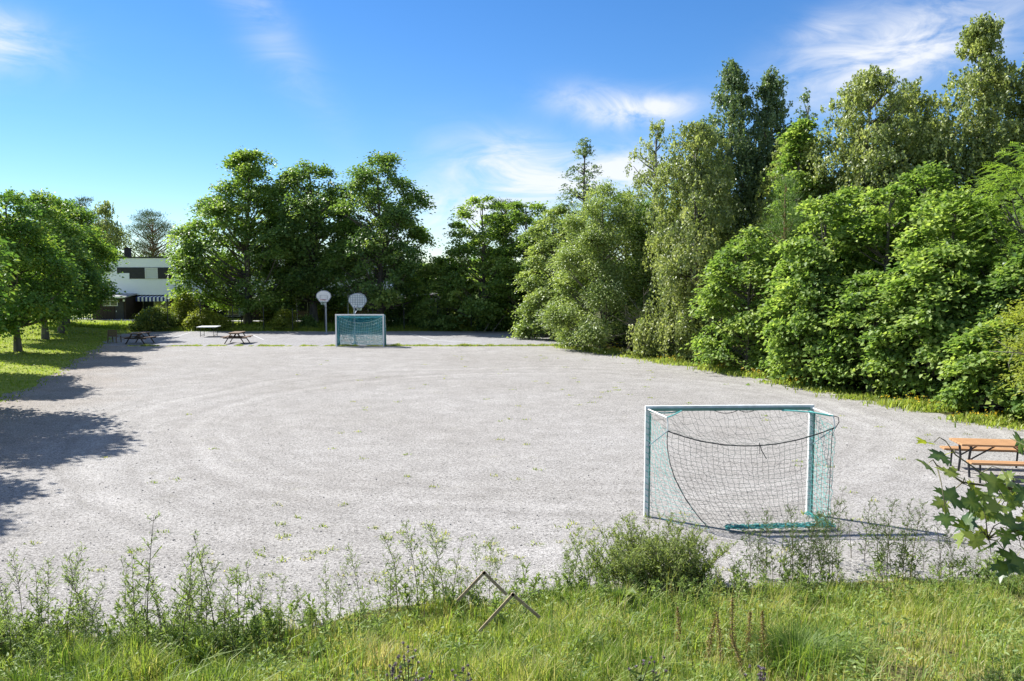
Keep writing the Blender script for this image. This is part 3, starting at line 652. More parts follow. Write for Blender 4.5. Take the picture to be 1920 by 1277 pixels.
maple('maple_tree', 'maple between the light rounded maple and the hedge maples, set back', (14.6, 36.0), 8.2, 2.2, 70)
maple('maple_tree', 'maple set back behind the middle of the dense maple hedge', (17.2, 33.8), 8.8, 2.3, 71)
maple('maple_tree', 'front maple with low branches filling the hedge foot at right', (15.0, 28.6), 5.4, 1.8, 72, ncl=240)
maple('maple_tree', 'front maple at the foot of the hedge, second clump from the pine', (12.4, 32.8), 5.2, 1.6, 73, ncl=220)
maple('maple_tree', 'maple bush left of centre in the dense maple hedge, above yellow flowers', (13.0, 33.6), 7.7, 2.0, 59)
maple('maple_tree', 'maple in the middle of the dense maple hedge at right', (15.2, 32.6), 7.9, 2.2, 60)
maple('maple_tree', 'deep green maple right of the hedge middle with dark hollows', (16.2, 29.6), 7.5, 2.2, 61, top_tint=.25)
maple('maple_tree', 'pale sunlit maple shoots in front of the maple hedge, nearest the goal', (13.8, 30.4), 4.6, 1.5, 62, ncl=170)
make_tree('rowan_tree', 'large light rowan with feathered leaves at the right edge', (18.6, 28.6), 8.9, 3.1, 'dome', 'leaf_rowan', 'bark_grey', 63, 2.2, 300, 110, .75, .5, .13, .045, style='compound', group=wg, lump=.2, inner=.5)
maple('maple_tree', 'dark maple under the rowan at the right edge', (17.6, 26.8), 5.6, 2.0, 64, leaf='leaf_dark', ncl=230)
maple('maple_sapling', 'low pale maple sapling at the right gravel edge beneath the bare branches', (15.4, 25.4), 3.0, 1.3, 65, ncl=130, cr=.45)
maple('maple_sapling', 'lowest maple sapling at the right frame edge above the orange table', (16.3, 23.9), 2.3, 1.0, 66, ncl=90, cr=.4)
maple('yellow_shrub', 'yellow-green shrub at the right frame edge with bare branches', (14.4, 20.6), 4.6, 1.35, 67, leaf='leaf_yellow', L=.1, W=.05, ncl=160, crown0=1.6, cat='shrub', per=80)
# second line of the wood, filling the depth behind
for i, (x, y, h_, r_, nm) in enumerate([(12.5, 55, 11, 3, 'deep wood tree behind the pale drooping birch'), (20, 45, 12, 3.2, 'deep wood tree behind the broad olive birch'), (25, 41, 12, 3, 'deep wood tree behind the white-stemmed birch'),
                                        (22, 32, 9.5, 2.8, 'deep wood tree behind the rowan'), (8.5, 60, 10.5, 3, 'deep wood tree behind the aspen'), (27, 34, 12, 3, 'deep wood tree beyond the right frame edge'), (4.5, 72, 10.5, 3.2, 'deep wood tree behind the court corner maples')]):
    maple('leafy_tree', nm, (x, y), h_, r_, 80 + i, leaf='leaf_dark', L=.26, W=.22, ncl=200, per=50, cr=.8, crown0=.5)
# background trees behind the houses
make_tree('pine_tree', 'round-headed old pine rising behind the white house chimney', (-46, 103), 12.6, 3.4, 'pine', 'needle_far', 'bark_pine', 91, 5.5, 110, 120, .95, .5, .30, .05, style='needle', lump=.35, inner=.3)
make_tree('pine_tree', 'dark pine tip above the row of round trees', (-50.5, 95), 13.4, 1.8, 'pine', 'needle_far', 'bark_pine', 92, 8.5, 50, 120, .7, .5, .30, .05, style='needle', lump=.3)
birch('birch_tree', 'pale hazy birch behind the houses, left of the old pine', (-52.5, 104), 13.2, 3.4, 93, crown0=2, ncl=230, per=108, L=.22, W=.14, cr=1.0, group='background trees behind the houses')
make_tree('pine_tree', 'dark pine tip showing over the maples at the far court corner', (-.6, 76), 11.8, 1.6, 'pine', 'needle_far', 'bark_pine', 94, 7, 50, 110, .6, .5, .26, .045, style='needle', lump=.3)
def far_wood():
    rng = np.random.default_rng(5); t = Tri()
    n = 26000; x = rng.uniform(-150, 60, n); y = 165 + rng.normal(0, 6, n)
    top = 7.2 + 1.6 * wob(x, 0 * x, 6, 2) + 1.0 * wob(x, 0 * x, 2.2, 4); z = top * rng.uniform(0, 1, n) ** .7
    add_leaves(t, np.stack([x, y, z], 1), rng.normal(0, 1, (n, 3)), rng.normal(0, .6, (n, 3)) + np.array([0, 0, .8]), .9, .7, rng.uniform(0, .8, n))
    tag(t.obj('far_wood', M['leaf_dark']), 'low strip of distant wood on the horizon', 'wood', kind='stuff')
far_wood()

# shrubs between the court and the houses
def bush(label, x, y, h, r, seed, leaf='leaf_yellow', name='garden_shrub', **k):  # yellow leaf default brightens shrubs in tree shade, sunlight put into the colour
    a = dict(shape='dome', crown0=.08, ncl=int(50 + 26 * r * h), per=60, cr=.38, flat=.8, L=.15, W=.11, lump=.18, inner=.5, cat='shrub', group='shrubs between the court and the houses'); a.update(k)
    return make_tree(name, label, (x, y), h, r, leaf=leaf, bark='bark_grey', seed=seed, trunk_r=.05, **a)
bush('large rounded shrub with an ochre sunlit top at the left court corner', -29.9, 67.0, 1.85, 1.75, 101, 'leaf_hedge', 'round_shrub', ncl=170)
bush('tall arching light shrub under the striped awning', -28.2, 69.0, 2.9, 1.1, 102, lump=.35, hole=.1)
bush('loose leafy shrub right of the tall arching shrub', -26.2, 67.6, 1.7, 1.3, 103)
bush('small flowering shrub behind the table tennis table', -24.6, 67.2, 1.15, .9, 104)
bush('shrub with a yellow-green top beside the left picket fence', -21.4, 71.4, 2.0, .85, 105, 'leaf_yellow', lump=.25)
bush('rounded light green shrub in front of the picket fence', -19.2, 67.4, 1.55, .95, 106)
bush('yellow-green shrub behind the left basketball post', -17.2, 75.0, 2.1, 1.15, 107, 'leaf_yellow', lump=.3)
bush('upright yellow-green shrub left of the right basketball board', -15.6, 75.0, 2.5, .65, 108, 'leaf_yellow')
bush('dark low hedge shrub behind the far goal', -12.2, 68.4, 1.3, 1.6, 109, 'leaf_dark', ncl=120)
bush('clipped hedge with a flat lit top right of the far goal', -9.6, 70.5, 1.75, 1.5, 110, 'leaf_dark', ncl=140)
bush('dark undergrowth shrub at the court edge right of the hedge', -6.6, 67.4, 1.3, 1.3, 111, 'leaf_dark', ncl=110)
bush('small light shrub at the far right court edge', -4.4, 67.3, 1.1, .9, 112)
bush('low shaded shrub under the maples by the court corner', -1.8, 66.9, 1.2, 1.2, 113, 'leaf_dark', ncl=100)
bush('tall weedy bush at the shaded court corner', 1.6, 61.5, 1.7, 1.2, 114, 'leaf_dark', ncl=110)
bush('young shrub beside the court post line', -17.3, 68.0, 1.0, .6, 115, 'leaf_dark')

# fallen brush and bare branches
def twigs(name, label, cat, base, dirs, seed, n, L, r, mt='dead_wood', spread=.5):
    rng = np.random.default_rng(seed); t = Tri(); o = thing(name, label, cat, base)
    P = []; RR = []
    for i in range(n):
        d = np.array(dirs) + rng.normal(0, spread, 3); d /= np.linalg.norm(d); l = L * rng.uniform(.5, 1)
        p0 = rng.normal(0, .25 * spread, 3); q = np.linspace(0, 1, 6)[:, None]
        bend = rng.normal(0, .14 * l, 3)
        pts = p0 + d * q * l + bend * q * q; pts[:, 2] = np.maximum(pts[:, 2], -base[2] + .02)
        P.append(pts); RR.append(r * np.linspace(1, .25, 6))
        for j in range(3):
            k = rng.integers(2, 5); d2 = d + rng.normal(0, .5, 3); d2 /= np.linalg.norm(d2)
            pp = pts[k] + d2 * q * l * .35; pp[:, 2] = np.maximum(pp[:, 2], -base[2] + .02); P.append(pp); RR.append(r * .5 * np.linspace(1, .3, 6))
    add_tubes(t, np.array(P), np.array(RR), 4); t.obj('branches', M[mt], o, True); return o
twigs('brush_pile', 'tangle of dead grey branches under the dark willow', 'dead branches', (7.6, 45.2, 1.6), (-.6, -.4, .35), 3, 30, 2.2, .022, spread=.6)

# goldenrod / ragwort verge plants along the right edge, weeds on the court edge
def grass_blades(tri, x, y, z, h, w, tint, rng, lean=.35, az=None):
    n = len(x); az = rng.uniform(0, 2 * np.pi, n) if az is None else az
    d = np.stack([np.cos(az), np.sin(az), np.zeros(n)], 1); side = np.stack([-np.sin(az), np.cos(az), np.zeros(n)], 1)
    b = np.stack([x, y, z - .02], 1); up = np.array([0, 0, 1.0]); ln = np.abs(rng.normal(lean, lean * .6, n))[:, None]; h = h[:, None]; w = np.broadcast_to(np.asarray(w, float), (n,))[:, None]
    m1 = b + up * h * .55 + d * h * ln * .28; tp = b + up * h * (1 - .25 * ln) + d * h * ln
    V = np.stack([b - side * w / 2, b + side * w / 2, m1 + side * w * .42, m1 - side * w * .42, tp], 1).reshape(-1, 3)
    k = np.arange(n)[:, None] * 5
    T = np.concatenate([k + np.array([[0, 1, 2]]), k + np.array([[0, 2, 3]]), k + np.array([[3, 2, 4]])])
    tri.add(V, T, np.repeat(np.clip(tint, 0, 1), 5))
def verge():
    rng = np.random.default_rng(8); t = Tri(); fl = Tri()
    pts = np.array([(18.2, 18), (15.3, 23.0), (14.1, 25.5), (12.7, 29.5), (10.6, 36), (7.0, 43.8), (3.2, 51)])
    n = 15000; s = rng.uniform(0, len(pts) - 1, n); i = s.astype(int); f = (s - i)[:, None]
    p = pts[i] * (1 - f) + pts[i + 1] * f; p[:, 0] += rng.normal(.25, .42, n) + .3 * wob(p[:, 1], 0 * p[:, 1], 1.1, 6); p[:, 1] += rng.normal(0, .3, n)
    den = wob(p[:, 1], p[:, 1] * 0, 1.3, 2); k = (den > -.35) ; p = p[k]; den = den[k]; n = len(p)
    hh = np.clip(.16 + .22 * den + rng.normal(0, .05, n), .06, .6)
    grass_blades(t, p[:, 0], p[:, 1], hgt(p[:, 0], p[:, 1]).clip(0), hh, .045, .62 + .2 * rng.normal(0, 1, n) * .6, rng, .4)
    k = rng.uniform(0, 1, n) < .05 * (den > .35); q = np.stack([p[:, 0], p[:, 1], hh * .95 + .02], 1)[k]
    q = np.repeat(q, 3, 0) + rng.normal(0, .05, (3 * k.sum(), 3))
    add_leaves(fl, q, rng.normal(0, 1, q.shape), np.array([0, 0, 1.]) + rng.normal(0, .4, q.shape), .07, .06, rng.uniform(0, 1, len(q)))
    tag(t.obj('verge_plants', M['grass']), 'strip of yellow-green weeds along the right gravel edge below the wood', 'weeds', kind='stuff')
    tag(fl.obj('verge_flowers', M['flower_yellow']), 'small yellow flowers along the right gravel edge', 'flowers', kind='stuff')
verge()
def court_weeds():
    rng = np.random.default_rng(9); t = Tri()
    n = 9000; x = rng.uniform(-25, 3.5, n); y = 51.9 + rng.normal(0, .16, n) + .15 * wob(x, 0 * x, 3); d = .5 * wob(x, 0 * x, 1.2, 3) + .5 * wob(x, 0 * x, .4, 1) + sm(-14, -2, x) * .5 + .28
    k = d > 0; x, y, d = x[k], y[k], d[k]; n = len(x)
    grass_blades(t, x, y, 0 * x, .05 + .12 * d * rng.uniform(.4, 1.2, n), .04, .6 + .2 * rng.normal(0, 1, n), rng, .5)
    tag(t.obj('court_edge_weeds', M['grass']), 'thin line of low weeds between the gravel and the court', 'weeds', kind='stuff')
    # small plants rooted in the gravel
    t = Tri(); nt_ = 230
    cx = rng.uniform(-11, 13, nt_); cy = rng.uniform(11.5, 46, nt_); keep = (sdist(cx, cy) < -.5) & (rng.uniform(0, 1, nt_) < .25 + .9 * (wob(cx, cy, 5, 7) > .05) * (sm(-6, 6, cx) + .3))
    cx, cy = cx[keep], cy[keep]
    nn = 60; ax = rng.normal(-.2, 3.2, 90); ay = rng.normal(12.6, .9, 90); kk = sdist(ax, ay) < -.1; cx = np.concatenate([cx, ax[kk]]); cy = np.concatenate([cy, ay[kk]])
    k = np.repeat(np.arange(len(cx)), 14); x = cx[k] + rng.normal(0, .07, len(k)); y = cy[k] + rng.normal(0, .05, len(k))
    grass_blades(t, x, y, 0 * x, rng.uniform(.03, .10, len(k)), .022, rng.uniform(.3, .95, len(k)), rng, .9)
    tag(t.obj('gravel_weeds', M['grass']), 'scattered tiny weeds rooted in the gravel', 'weeds', kind='stuff')
    # loose stones lying on the gravel
    n = 2600; y = 10.5 + 22 * rng.uniform(0, 1, n) ** 1.6; x = rng.uniform(-1, 1, n) * (.66 * y + 1); k = sdist(x, y) < -.1; x, y = x[k], y[k]; n = len(x)
    oct_ = np.array([(1, 0, 0), (0, 1, 0), (-1, 0, 0), (0, -1, 0), (0, 0, .8), (0, 0, -.5)], float); ft = np.array([(0, 1, 4), (1, 2, 4), (2, 3, 4), (3, 0, 4), (1, 0, 5), (2, 1, 5), (3, 2, 5), (0, 3, 5)])
    sz = .008 + .014 * rng.uniform(0, 1, n) ** 3; a = rng.uniform(0, 6.28, n); Vs = oct_[None] * (1 + .3 * rng.normal(0, 1, (n, 6, 1))) * sz[:, None, None]
    Vs = np.stack([Vs[..., 0] * np.cos(a)[:, None] - Vs[..., 1] * np.sin(a)[:, None] + x[:, None], Vs[..., 0] * np.sin(a)[:, None] + Vs[..., 1] * np.cos(a)[:, None] + y[:, None], Vs[..., 2] + sz[:, None] * .3], -1).reshape(-1, 3)
    tag(np_obj('loose_stones', Vs, (np.arange(n)[:, None, None] * 6 + ft[None]).reshape(-1, 3), M['stone']), 'loose small stones lying on the gravel', 'stones', kind='stuff')
    # lawn blades on the left and rough grass under the trees at the back
    t = Tri(); n = 70000; x = rng.uniform(-45, -13, n); y = rng.uniform(15, 66, n); s = sdist(x, y); k = (s > -.35 + .25 * rng.normal(0, 1, n)) & (x > -.66 * y - 2) & (s < 16); x, y = x[k], y[k]; n = len(x)
    grass_blades(t, x, y, hgt(x, y).clip(0), rng.uniform(.05, .13, n), .05, .5 + .25 * wob(x, y, 2.2) + rng.normal(0, .15, n), rng, .5)
    n = 26000; x = rng.uniform(-40, 3, n); y = 66.2 + np.abs(rng.normal(0, 3.2, n)); k = hgt(x, y) > -.02; x, y = x[k], y[k]; n = len(x)
    grass_blades(t, x, y, hgt(x, y).clip(0), rng.uniform(.1, .38, n) * (1 + .5 * wob(x, y, 1.3, 4)), .06, .5 + .25 * wob(x, y, 2.2) + rng.normal(0, .15, n), rng, .4)
    tag(t.obj('lawn_grass', M['lawn_blade']), 'mown grass on the left lawn and rough grass under the far trees', 'grass', kind='stuff')
court_weeds()

# ------------------------------------------------------------------ goals
def cable(mb, a, b, sag, r, n=14, sides=5):
    a, b = Vector(a), Vector(b); mb.tube([a.lerp(b, i / n) + Vector((0, 0, -sag * 4 * (i / n) * (1 - i / n))) for i in range(n + 1)], r, sides)
def net_tris(tri, S, nu, nv, r, rng, jit=.012):
    """strings along both directions of a net surface S(u, v)"""
    u, v = np.meshgrid(np.linspace(0, 1, nu + 1), np.linspace(0, 1, nv + 1), indexing='ij')
    P = S(u, v) + rng.normal(0, jit, (nu + 1, nv + 1, 3))
    add_tubes(tri, P, np.full(P.shape[:2], r), 3); Pt = P.transpose(1, 0, 2); add_tubes(tri, Pt, np.full(Pt.shape[:2], r), 3)
def near_goal():
    g = thing('football_goal', 'white goal with a sagging dark net seen from behind, near the grassy bank', 'goal', (4.04, 14.7, 0))
    def W(x, y, z): return np.array([x - 4.04, y - 14.7, z])
    LP, RP = (2.50, 14.63), (5.58, 14.77)
    for nm, (px, py) in (('l', LP), ('r', RP)):
        p = MB().box(W(px, py, 1.0), (.08, .08, 2.0), ch=.008).build('post', M['white_metal'], g)
        MB().box(W(px + .052, py - .022, .98), (.022, .045, 1.94)).build('net_channel', M['green_metal'], p)
    cb = MB().bar(W(*LP, 2.045) + np.array([-.04, 0, 0]), W(*RP, 2.045) + np.array([.04, 0, 0]), .08).build('crossbar', M['white_metal'], g)
    MB().bar(W(LP[0] + .04, LP[1] - .055, 2.02), W(RP[0] - .04, RP[1] - .055, 2.02), .022, .05).build('net_channel', M['green_metal'], cb)
    LH, LL, RH, RL = (2.76, 14.1, 1.96), (2.77, 14.08, 1.72), (5.77, 14.22, 1.97), (5.80, 14.2, 1.76)
    for (px, py), hi, lo in ((LP, LH, LL), (RP, RH, RL)):
        MB().tube([W(px, py - .04, 2.03), W(*hi), W(hi[0] + .012, hi[1] - .012, hi[2] - .08), W(*lo)], .014, 6).build('stanchion', M['white_metal'], g)
        MB().tube([W(*lo), W(px + .02, py - .04, 1.34)], .011, 6).build('stanchion', M['grey_metal'], g)
    # green cords lashing the net to the frame
    for p0, p1, sg, rr in ((LH, (3.15, 14.62, 2.01), .01, .012), ((LP[0] + .03, LP[1] - .06, 1.99), (3.1, 14.6, 1.99), .03, .012), (RH, (5.0, 14.68, 1.99), -.02, .013), (RH, (5.5, 14.7, 1.98), .015, .014)):
        c = MB(); cable(c, W(*p0), W(*p1), sg, rr); c.build('lashing', M['net_teal'], g)
    for (px, py) in (LP, RP):
        tie = MB().tube([W(0, -.046, 0) - W(0, 0, 0) + np.array([-.03, 0, .0175]), W(0, -.05, 0) - W(0, 0, 0) + np.array([.03, 0, -.0175])], .006, 4).mesh('net_tie', M['net_teal'])
        z = 1.9
        while z > .15:
            o = link(bpy.data.objects.new('net_tie', tie), g); o.location = tuple(W(px, py, z)); z -= .115
    rp = MB(); cable(rp, W(*LL), W(*RL), .30, .011, 24); cable(rp, W(3.75, 14.66, 1.99), W(4.2, 14.68, 2.0), .055, .006); cable(rp, W(4.2, 14.68, 2.0), W(4.5, 14.68, 2.0), .04, .006)
    rp.build('rope', M['rope_dark'], g); rp = MB(); rp.tube([W(4.42, 14.1, 1.5), W(4.45, 14.08, 1.38), W(4.54, 14.06, 1.22)], .008, 5); rp.tube([W(4.42, 14.1, 1.5), W(4.43, 14.1, 1.3)], .005, 5)
    rp.build('rope_end', M['rope_dark'], g); rp = MB(); rp.tube([W(*RH), W(5.85, 14.2, 1.95), W(5.87, 14.2, 1.86), W(5.8, 14.2, 1.74)], .008, 5)
    rp.build('rope', M['rope_dark'], g)
    rng = np.random.default_rng(4)
    def top(u):
        p = W(*LL) * (1 - u[..., None]) + W(*RL) * u[..., None]; p[..., 2] -= .30 * 4 * u * (1 - u); return p
    def bot(u):
        p = W(3.45, 13.72, .06) * (1 - u[..., None]) + W(5.62, 13.86, .06) * u[..., None]; return p
    def back(u, v):
        p = top(u) * (1 - v[..., None]) + bot(u) * v[..., None]
        p[..., 0] -= .55 * (1 - u) ** 2 * v * (1 - v) * 1.6; p[..., 1] += .10 * np.sin(np.pi * v) * np.sin(np.pi * u); p[..., 2] -= .10 * np.sin(np.pi * u) * v * (1 - v) * 2
        return p
    def ln(a, b, v): return np.array(a) * (1 - v[..., None]) + np.array(b) * v[..., None]
    def side(post, edge):
        def S(u, v):
            return ln(W(*post, 1.98), W(*post, .05), v) * (1 - u[..., None]) + back(np.full(u.shape, float(edge)), v) * u[..., None] + np.stack([0 * u, 0 * u, -.03 * np.sin(np.pi * u)], -1)
        return S
    def roof(u, v):
        c = W(LP[0], LP[1] - .05, 2.0) * (1 - u[..., None]) + W(RP[0], RP[1] - .05, 2.0) * u[..., None]
        p = c * (1 - v[..., None]) + top(u) * v[..., None]; p[..., 2] -= .12 * np.sin(np.pi * v) * np.sin(np.pi * u) ; return p
    t = Tri(); net_tris(t, back, 30, 20, .0029, rng); net_tris(t, roof, 30, 6, .0023, rng, .02); o = t.obj('net', M['net_dark'], g); o['label'] = 'dark net of the goal back and roof'
    t = Tri(); net_tris(t, side(RP, 1), 9, 20, .0042, rng); t.obj('side_net', M['net_teal'], g)
    t = Tri(); net_tris(t, side(LP, 0), 9, 20, .0032, rng); t.obj('side_net', M['net_teal'], g)
    vv = np.linspace(0, 1, 20)
    for uu, rr in ((0, .008), (.985, .006)): MB().tube([Vector(p) for p in back(np.full(20, float(uu)), vv)], rr, 5).build('net_edge', M['rope_dark'], g)
    # slack net bundled along the ground
    t = Tri(); P = []
    for i in range(26):
        s = np.linspace(0, 1, 40); x = 3.75 + 1.95 * s; y = 13.72 + .12 * s + rng.normal(0, .05) + .04 * np.sin(s * 25 + i); z = .05 + .035 * np.abs(np.sin(s * 17 + i * 1.3)) + rng.uniform(0, .03)
        P.append(np.stack([x - 4.04, y - 14.7, z], 1) + rng.normal(0, .012, (40, 3)))
    for i in range(10):
        s = np.linspace(0, 1, 40); P.append(np.stack([5.62 - .1 * s + .04 * np.sin(9 * s + i) - 4.04, 13.86 + .8 * s - 14.7, .04 + .05 * np.abs(np.sin(7 * s + i))], 1) + rng.normal(0, .012, (40, 3)))
    add_tubes(t, np.array(P), np.full((len(P), 40), .006), 3); t.obj('net_bundle', M['net_bundle'], g)
    return g
near_goal()
def far_goal():
    g = thing('football_goal', 'white framed goal with a deep teal net at the far end of the gravel', 'goal', (-9.78, 51.3, 0))
    for s in (-1, 1):
        MB().box((s * 1.52, 0, 1.0), (.085, .085, 2.0), ch=.008).build('post', M['white_paint'], g)
        MB().tube([(s * 1.52, .04, 1.99), (s * 1.52, .75, 1.95), (s * 1.52, .95, 1.0), (s * 1.52, 1.05, .04)], .018, 6).build('stanchion', M['white_metal'], g)
    MB().box((0, 0, 2.045), (3.13, .085, .085), ch=.008).build('crossbar', M['white_paint'], g)
    MB().tube([(-1.52, 1.05, .04), (1.52, 1.05, .04)], .02, 6).build('ground_bar', M['white_metal'], g)
    rng = np.random.default_rng(6)
    def L(a, b, v): return np.array(a) * (1 - v[..., None]) + np.array(b) * v[..., None]
    def back(u, v):
        p = L((-1.5, 0, 0), (1.5, 0, 0), u); p[..., 1] = .75 + .35 * v - .35 * np.sin(np.pi * u) * np.sin(np.pi * v) ; p[..., 2] = 1.95 * (1 - v) + .05 - .12 * np.sin(np.pi * u) * (1 - v)
        p[..., 2] += .0 ; return p
    def front(u, v):
        p = L((-1.48, 0, 0), (1.48, 0, 0), u); q = 1 - v
        p[..., 1] = .35 + .5 * v; p[..., 2] = .3 + 1.2 * q * q + .45 * q * (2 * u - 1) ** 2 ; return p
    def side(s):
        def S(u, v):
            p = np.zeros(u.shape + (3,)); p[..., 0] = s * 1.5; p[..., 1] = .05 + u * (.70 + .32 * v); p[..., 2] = 1.97 * (1 - v) + .04; return p
        return S
    def roof(u, v):
        p = L((-1.5, 0, 0), (1.5, 0, 0), u); p[..., 1] = .05 + .7 * v; p[..., 2] = 1.98 - .1 * np.sin(np.pi * v) - .12 * np.sin(np.pi * u) * v; return p
    t = Tri(); net_tris(t, back, 44, 30, .015, rng, .01); net_tris(t, roof, 44, 8, .011, rng, .01)
    for s in (-1, 1): net_tris(t, side(s), 13, 30, .015, rng, .01)
    t.obj('net', M['net_deep'], g)
    t = Tri(); net_tris(t, front, 26, 11, .006, rng, .006); t.obj('lit_net', M['net_pale'], g)  # pale front mesh: sunlight on the net strings put into the colour
far_goal()

# ------------------------------------------------------------------ basketball hoops
def hoop(label, loc, rz, H, bw, bh, lattice):
    h = thing('basketball_hoop', label, 'basketball hoop', (loc[0], loc[1], 0), rz, None)
    MB().tube([(0, 0, 0), (0, 0, H - .35)], .055, 10).build('post', M['grey_metal'], h)
    MB().box((0, 0, .03), (.34, .34, .06), ch=.01).build('base_plate', M['grey_metal'], h)
    MB().tube([(0, 0, H - .5), (0, -.62, H - .42)], .035, 8).tube([(0, 0, H - .95), (0, -.6, H - .58)], .025, 8).build('arm', M['grey_metal'], h)
    poly = [(-bw * .26, H - bh * .5), (bw * .26, H - bh * .5), (bw * .5, H - bh * .08)] + [(bw * .5 * math.cos(a), H + bh * .05 + bh * .45 * math.sin(a)) for a in [R(k) for k in range(10, 171, 16)]] + [(-bw * .5, H - bh * .08)]
    bd = MB().prism(poly, .03, Matrix.Translation((0, -.70, 0))).build('backboard', M['white_paint'], h)
    fr = MB()
    for k in range(len(poly)):
        a, b2 = poly[k], poly[(k + 1) % len(poly)]; fr.bar((a[0], -.685, a[1]), (b2[0], -.685, b2[1]), .05, .05)
    fr.build('rim_frame', M['grey_metal'], bd)
    ln = MB()
    for a, b2 in (((-.28, .0), (.28, .0)), ((-.28, .38 * bh), (.28, .38 * bh)), ((-.28, 0), (-.28, .38 * bh)), ((.28, 0), (.28, .38 * bh))):
        ln.bar((a[0], -.705, H - bh * .3 + a[1]), (b2[0], -.705, H - bh * .3 + b2[1]), .03, .012)
    ln.build('target_square', M['grey_metal'], bd)
    rg = MB(); pts = [(.225 * math.cos(R(k)), -.98 + .225 * math.sin(R(k)), H - bh * .32) for k in range(0, 361, 18)]; rg.tube(pts, .014, 6); rg.bar((0, -.7, H - bh * .32), (0, -.77, H - bh * .32), .14, .02); rg.build('ring', M['red_metal'], h)
    nt_ = MB()
    for k in range(12):
        a = R(k * 30); b2 = R(k * 30 + 30); nt_.tube([(.22 * math.cos(a), -.98 + .22 * math.sin(a), H - bh * .32), (.13 * math.cos(b2), -.98 + .13 * math.sin(b2), H - bh * .32 - .38)], .006, 3)
    nt_.build('hoop_net', M['net_pale'], h)
    if lattice:
        for k in range(-3, 4):
            x = k * bw * .135; MB().box((x, -.655, H + .02), (.022, .025, bh * (.86 - .1 * abs(k)))).build('back_bar', M['grey_metal'], bd)
        for k in range(-2, 3): MB().box((0, -.63, H + k * bh * .17 + .03), (bw * (.9 - .13 * (k < 0) * abs(k)), .022, .022)).build('back_bar', M['grey_metal'], bd)
    return h
hoop('basketball hoop facing the camera with a red ring, left of the far goal', (-14.65, 63.0), R(0), 2.98, 1.12, .86, False)
hoop('basketball hoop seen from behind with a barred round board, right behind the far goal', (-10.62, 53.9), R(172), 2.88, 1.24, .95, True)

# fence posts at the back of the court, one fence of posts with wires
def court_fence():
    f = thing('court_fence', 'thin dark post and wire fence behind the court', 'fence', (0, 66.4, 0))
    for x, y, h in ((-28.6, 0, 2.95), (-26.0, .3, 2.6), (-23.4, .6, 2.1), (-20.7, .2, 2.0), (-18.2, -.1, 1.9), (-15.6, .2, 2.1), (-11.6, .3, 2.2), (-9.0, .2, 2.2), (-6.2, .4, 2.6), (-3.4, .2, 2.2)):
        MB().tube([(x, y, -.1), (x, y, h)], .04, 8).build('post', M['post_dark'], f)
    w = MB()
    for z in (.3, 1.0, 1.85): w.tube([(-28.6, 0, z), (-23.4, .6, z), (-18.2, -.1, z), (-11.6, .3, z), (-3.4, .2, z)], .006, 4)
    w.build('wire', M['post_dark'], f)
court_fence()
def pole(label, x, y, h, r, mt='white_metal'):
    p = thing('lamp_post', label, 'lamp post', (x, y, hz(x, y) - .05))
    MB().tube([(0, 0, 0), (0, 0, h)], [r, r * .7], 8).build('post', M[mt], p)
    MB().box((0, 0, h + .05), (.1, .1, .1), ch=.01).tube([(0, 0, h), (.0, -.25, h + .08)], r * .6, 6).build('lamp_head', M[mt], p)
pole('slim pale lamp post standing between the two basketball boards', -14.75, 72.0, 3.2, .05)
pole('short garden lamp with a white head near the picket fence', -19.6, 73.0, 1.6, .03)
def picket(label, x0, x1, y, mt, hgt_=.95, step=.16):
    f = thing('picket_fence', label, 'fence', (x0, y, max(hz(x0, y), .1)))
    L = x1 - x0; n = int(L / step); pm = MB().prism([(-.045, 0), (.045, 0), (.045, hgt_ - .06), (0, hgt_), (-.045, hgt_ - .06)], .022).mesh('picket', M[mt])
    for i in range(n):
        o = link(bpy.data.objects.new('picket', pm), f); o.location = (i * step + step / 2, 0, .05)
    for z in (.25, .72): MB().box((L / 2, .045, z), (L, .04, .08)).build('rail', M[mt], f)
    for x in (0, L / 2, L): MB().box((x, .11, hgt_ / 2), (.09, .09, hgt_ + .1)).build('fence_post', M[mt], f)
picket('dark picket fence between the broad tree trunks', -24.6, -17.4, 78.6, 'picket')
picket('dark picket fence right of the middle tree, behind the goal', -16.4, -8.4, 78.8, 'picket')
picket('short white picket fence beside the dark annex, half hidden by the tree row', -45.2, -41.6, 83.0 - 4.2, 'picket_white', .7, .22)
bxg = thing('utility_box', 'small pale utility box on a post near the first broad tree', 'box', (-23.9, 70.6, hz(-23.9, 70.6)))
MB().box((0, 0, 1.25), (.42, .22, .62), ch=.02).build('cabinet', M['box_grey'], bxg); MB().box((0, -.115, 1.25), (.34, .012, .52)).build('cabinet_door', M['white_paint'], bxg)
MB().tube([(0, 0, 0), (0, 0, .95)], .04, 8).build('post', M['post_dark'], bxg)
mbx = thing('utility_box', 'small dark cabinet with a pale top right behind the far goal', 'box', (-11.8, 73.0, hz(-11.8, 73)))
MB().box((0, 0, .9), (.45, .3, 1.8), ch=.02).build('cabinet', M['post_dark'], mbx); MB().box((0, 0, 1.83), (.5, .36, .06)).build('cabinet_top', M['box_grey'], mbx)
# leaning poles at the court corner, stakes on the court edge
for i, (x, y, dx, lb) in enumerate(((-2.3, 65.0, .9, 'leaning thin pole against the undergrowth, left of the pair at the court corner'), (-1.6, 65.0, 1.1, 'leaning thin pole against the undergrowth, right of the pair at the court corner'))):
    p = thing('leaning_pole', lb, 'pole', (x, y, 0), 0, 'leaning poles at the far court corner')
    MB().tube([(0, 0, 0), (dx * .5, .25, .75), (dx, .5, 1.45)], [.035, .03, .022], 6).build('pole', M['dead_wood'], p)

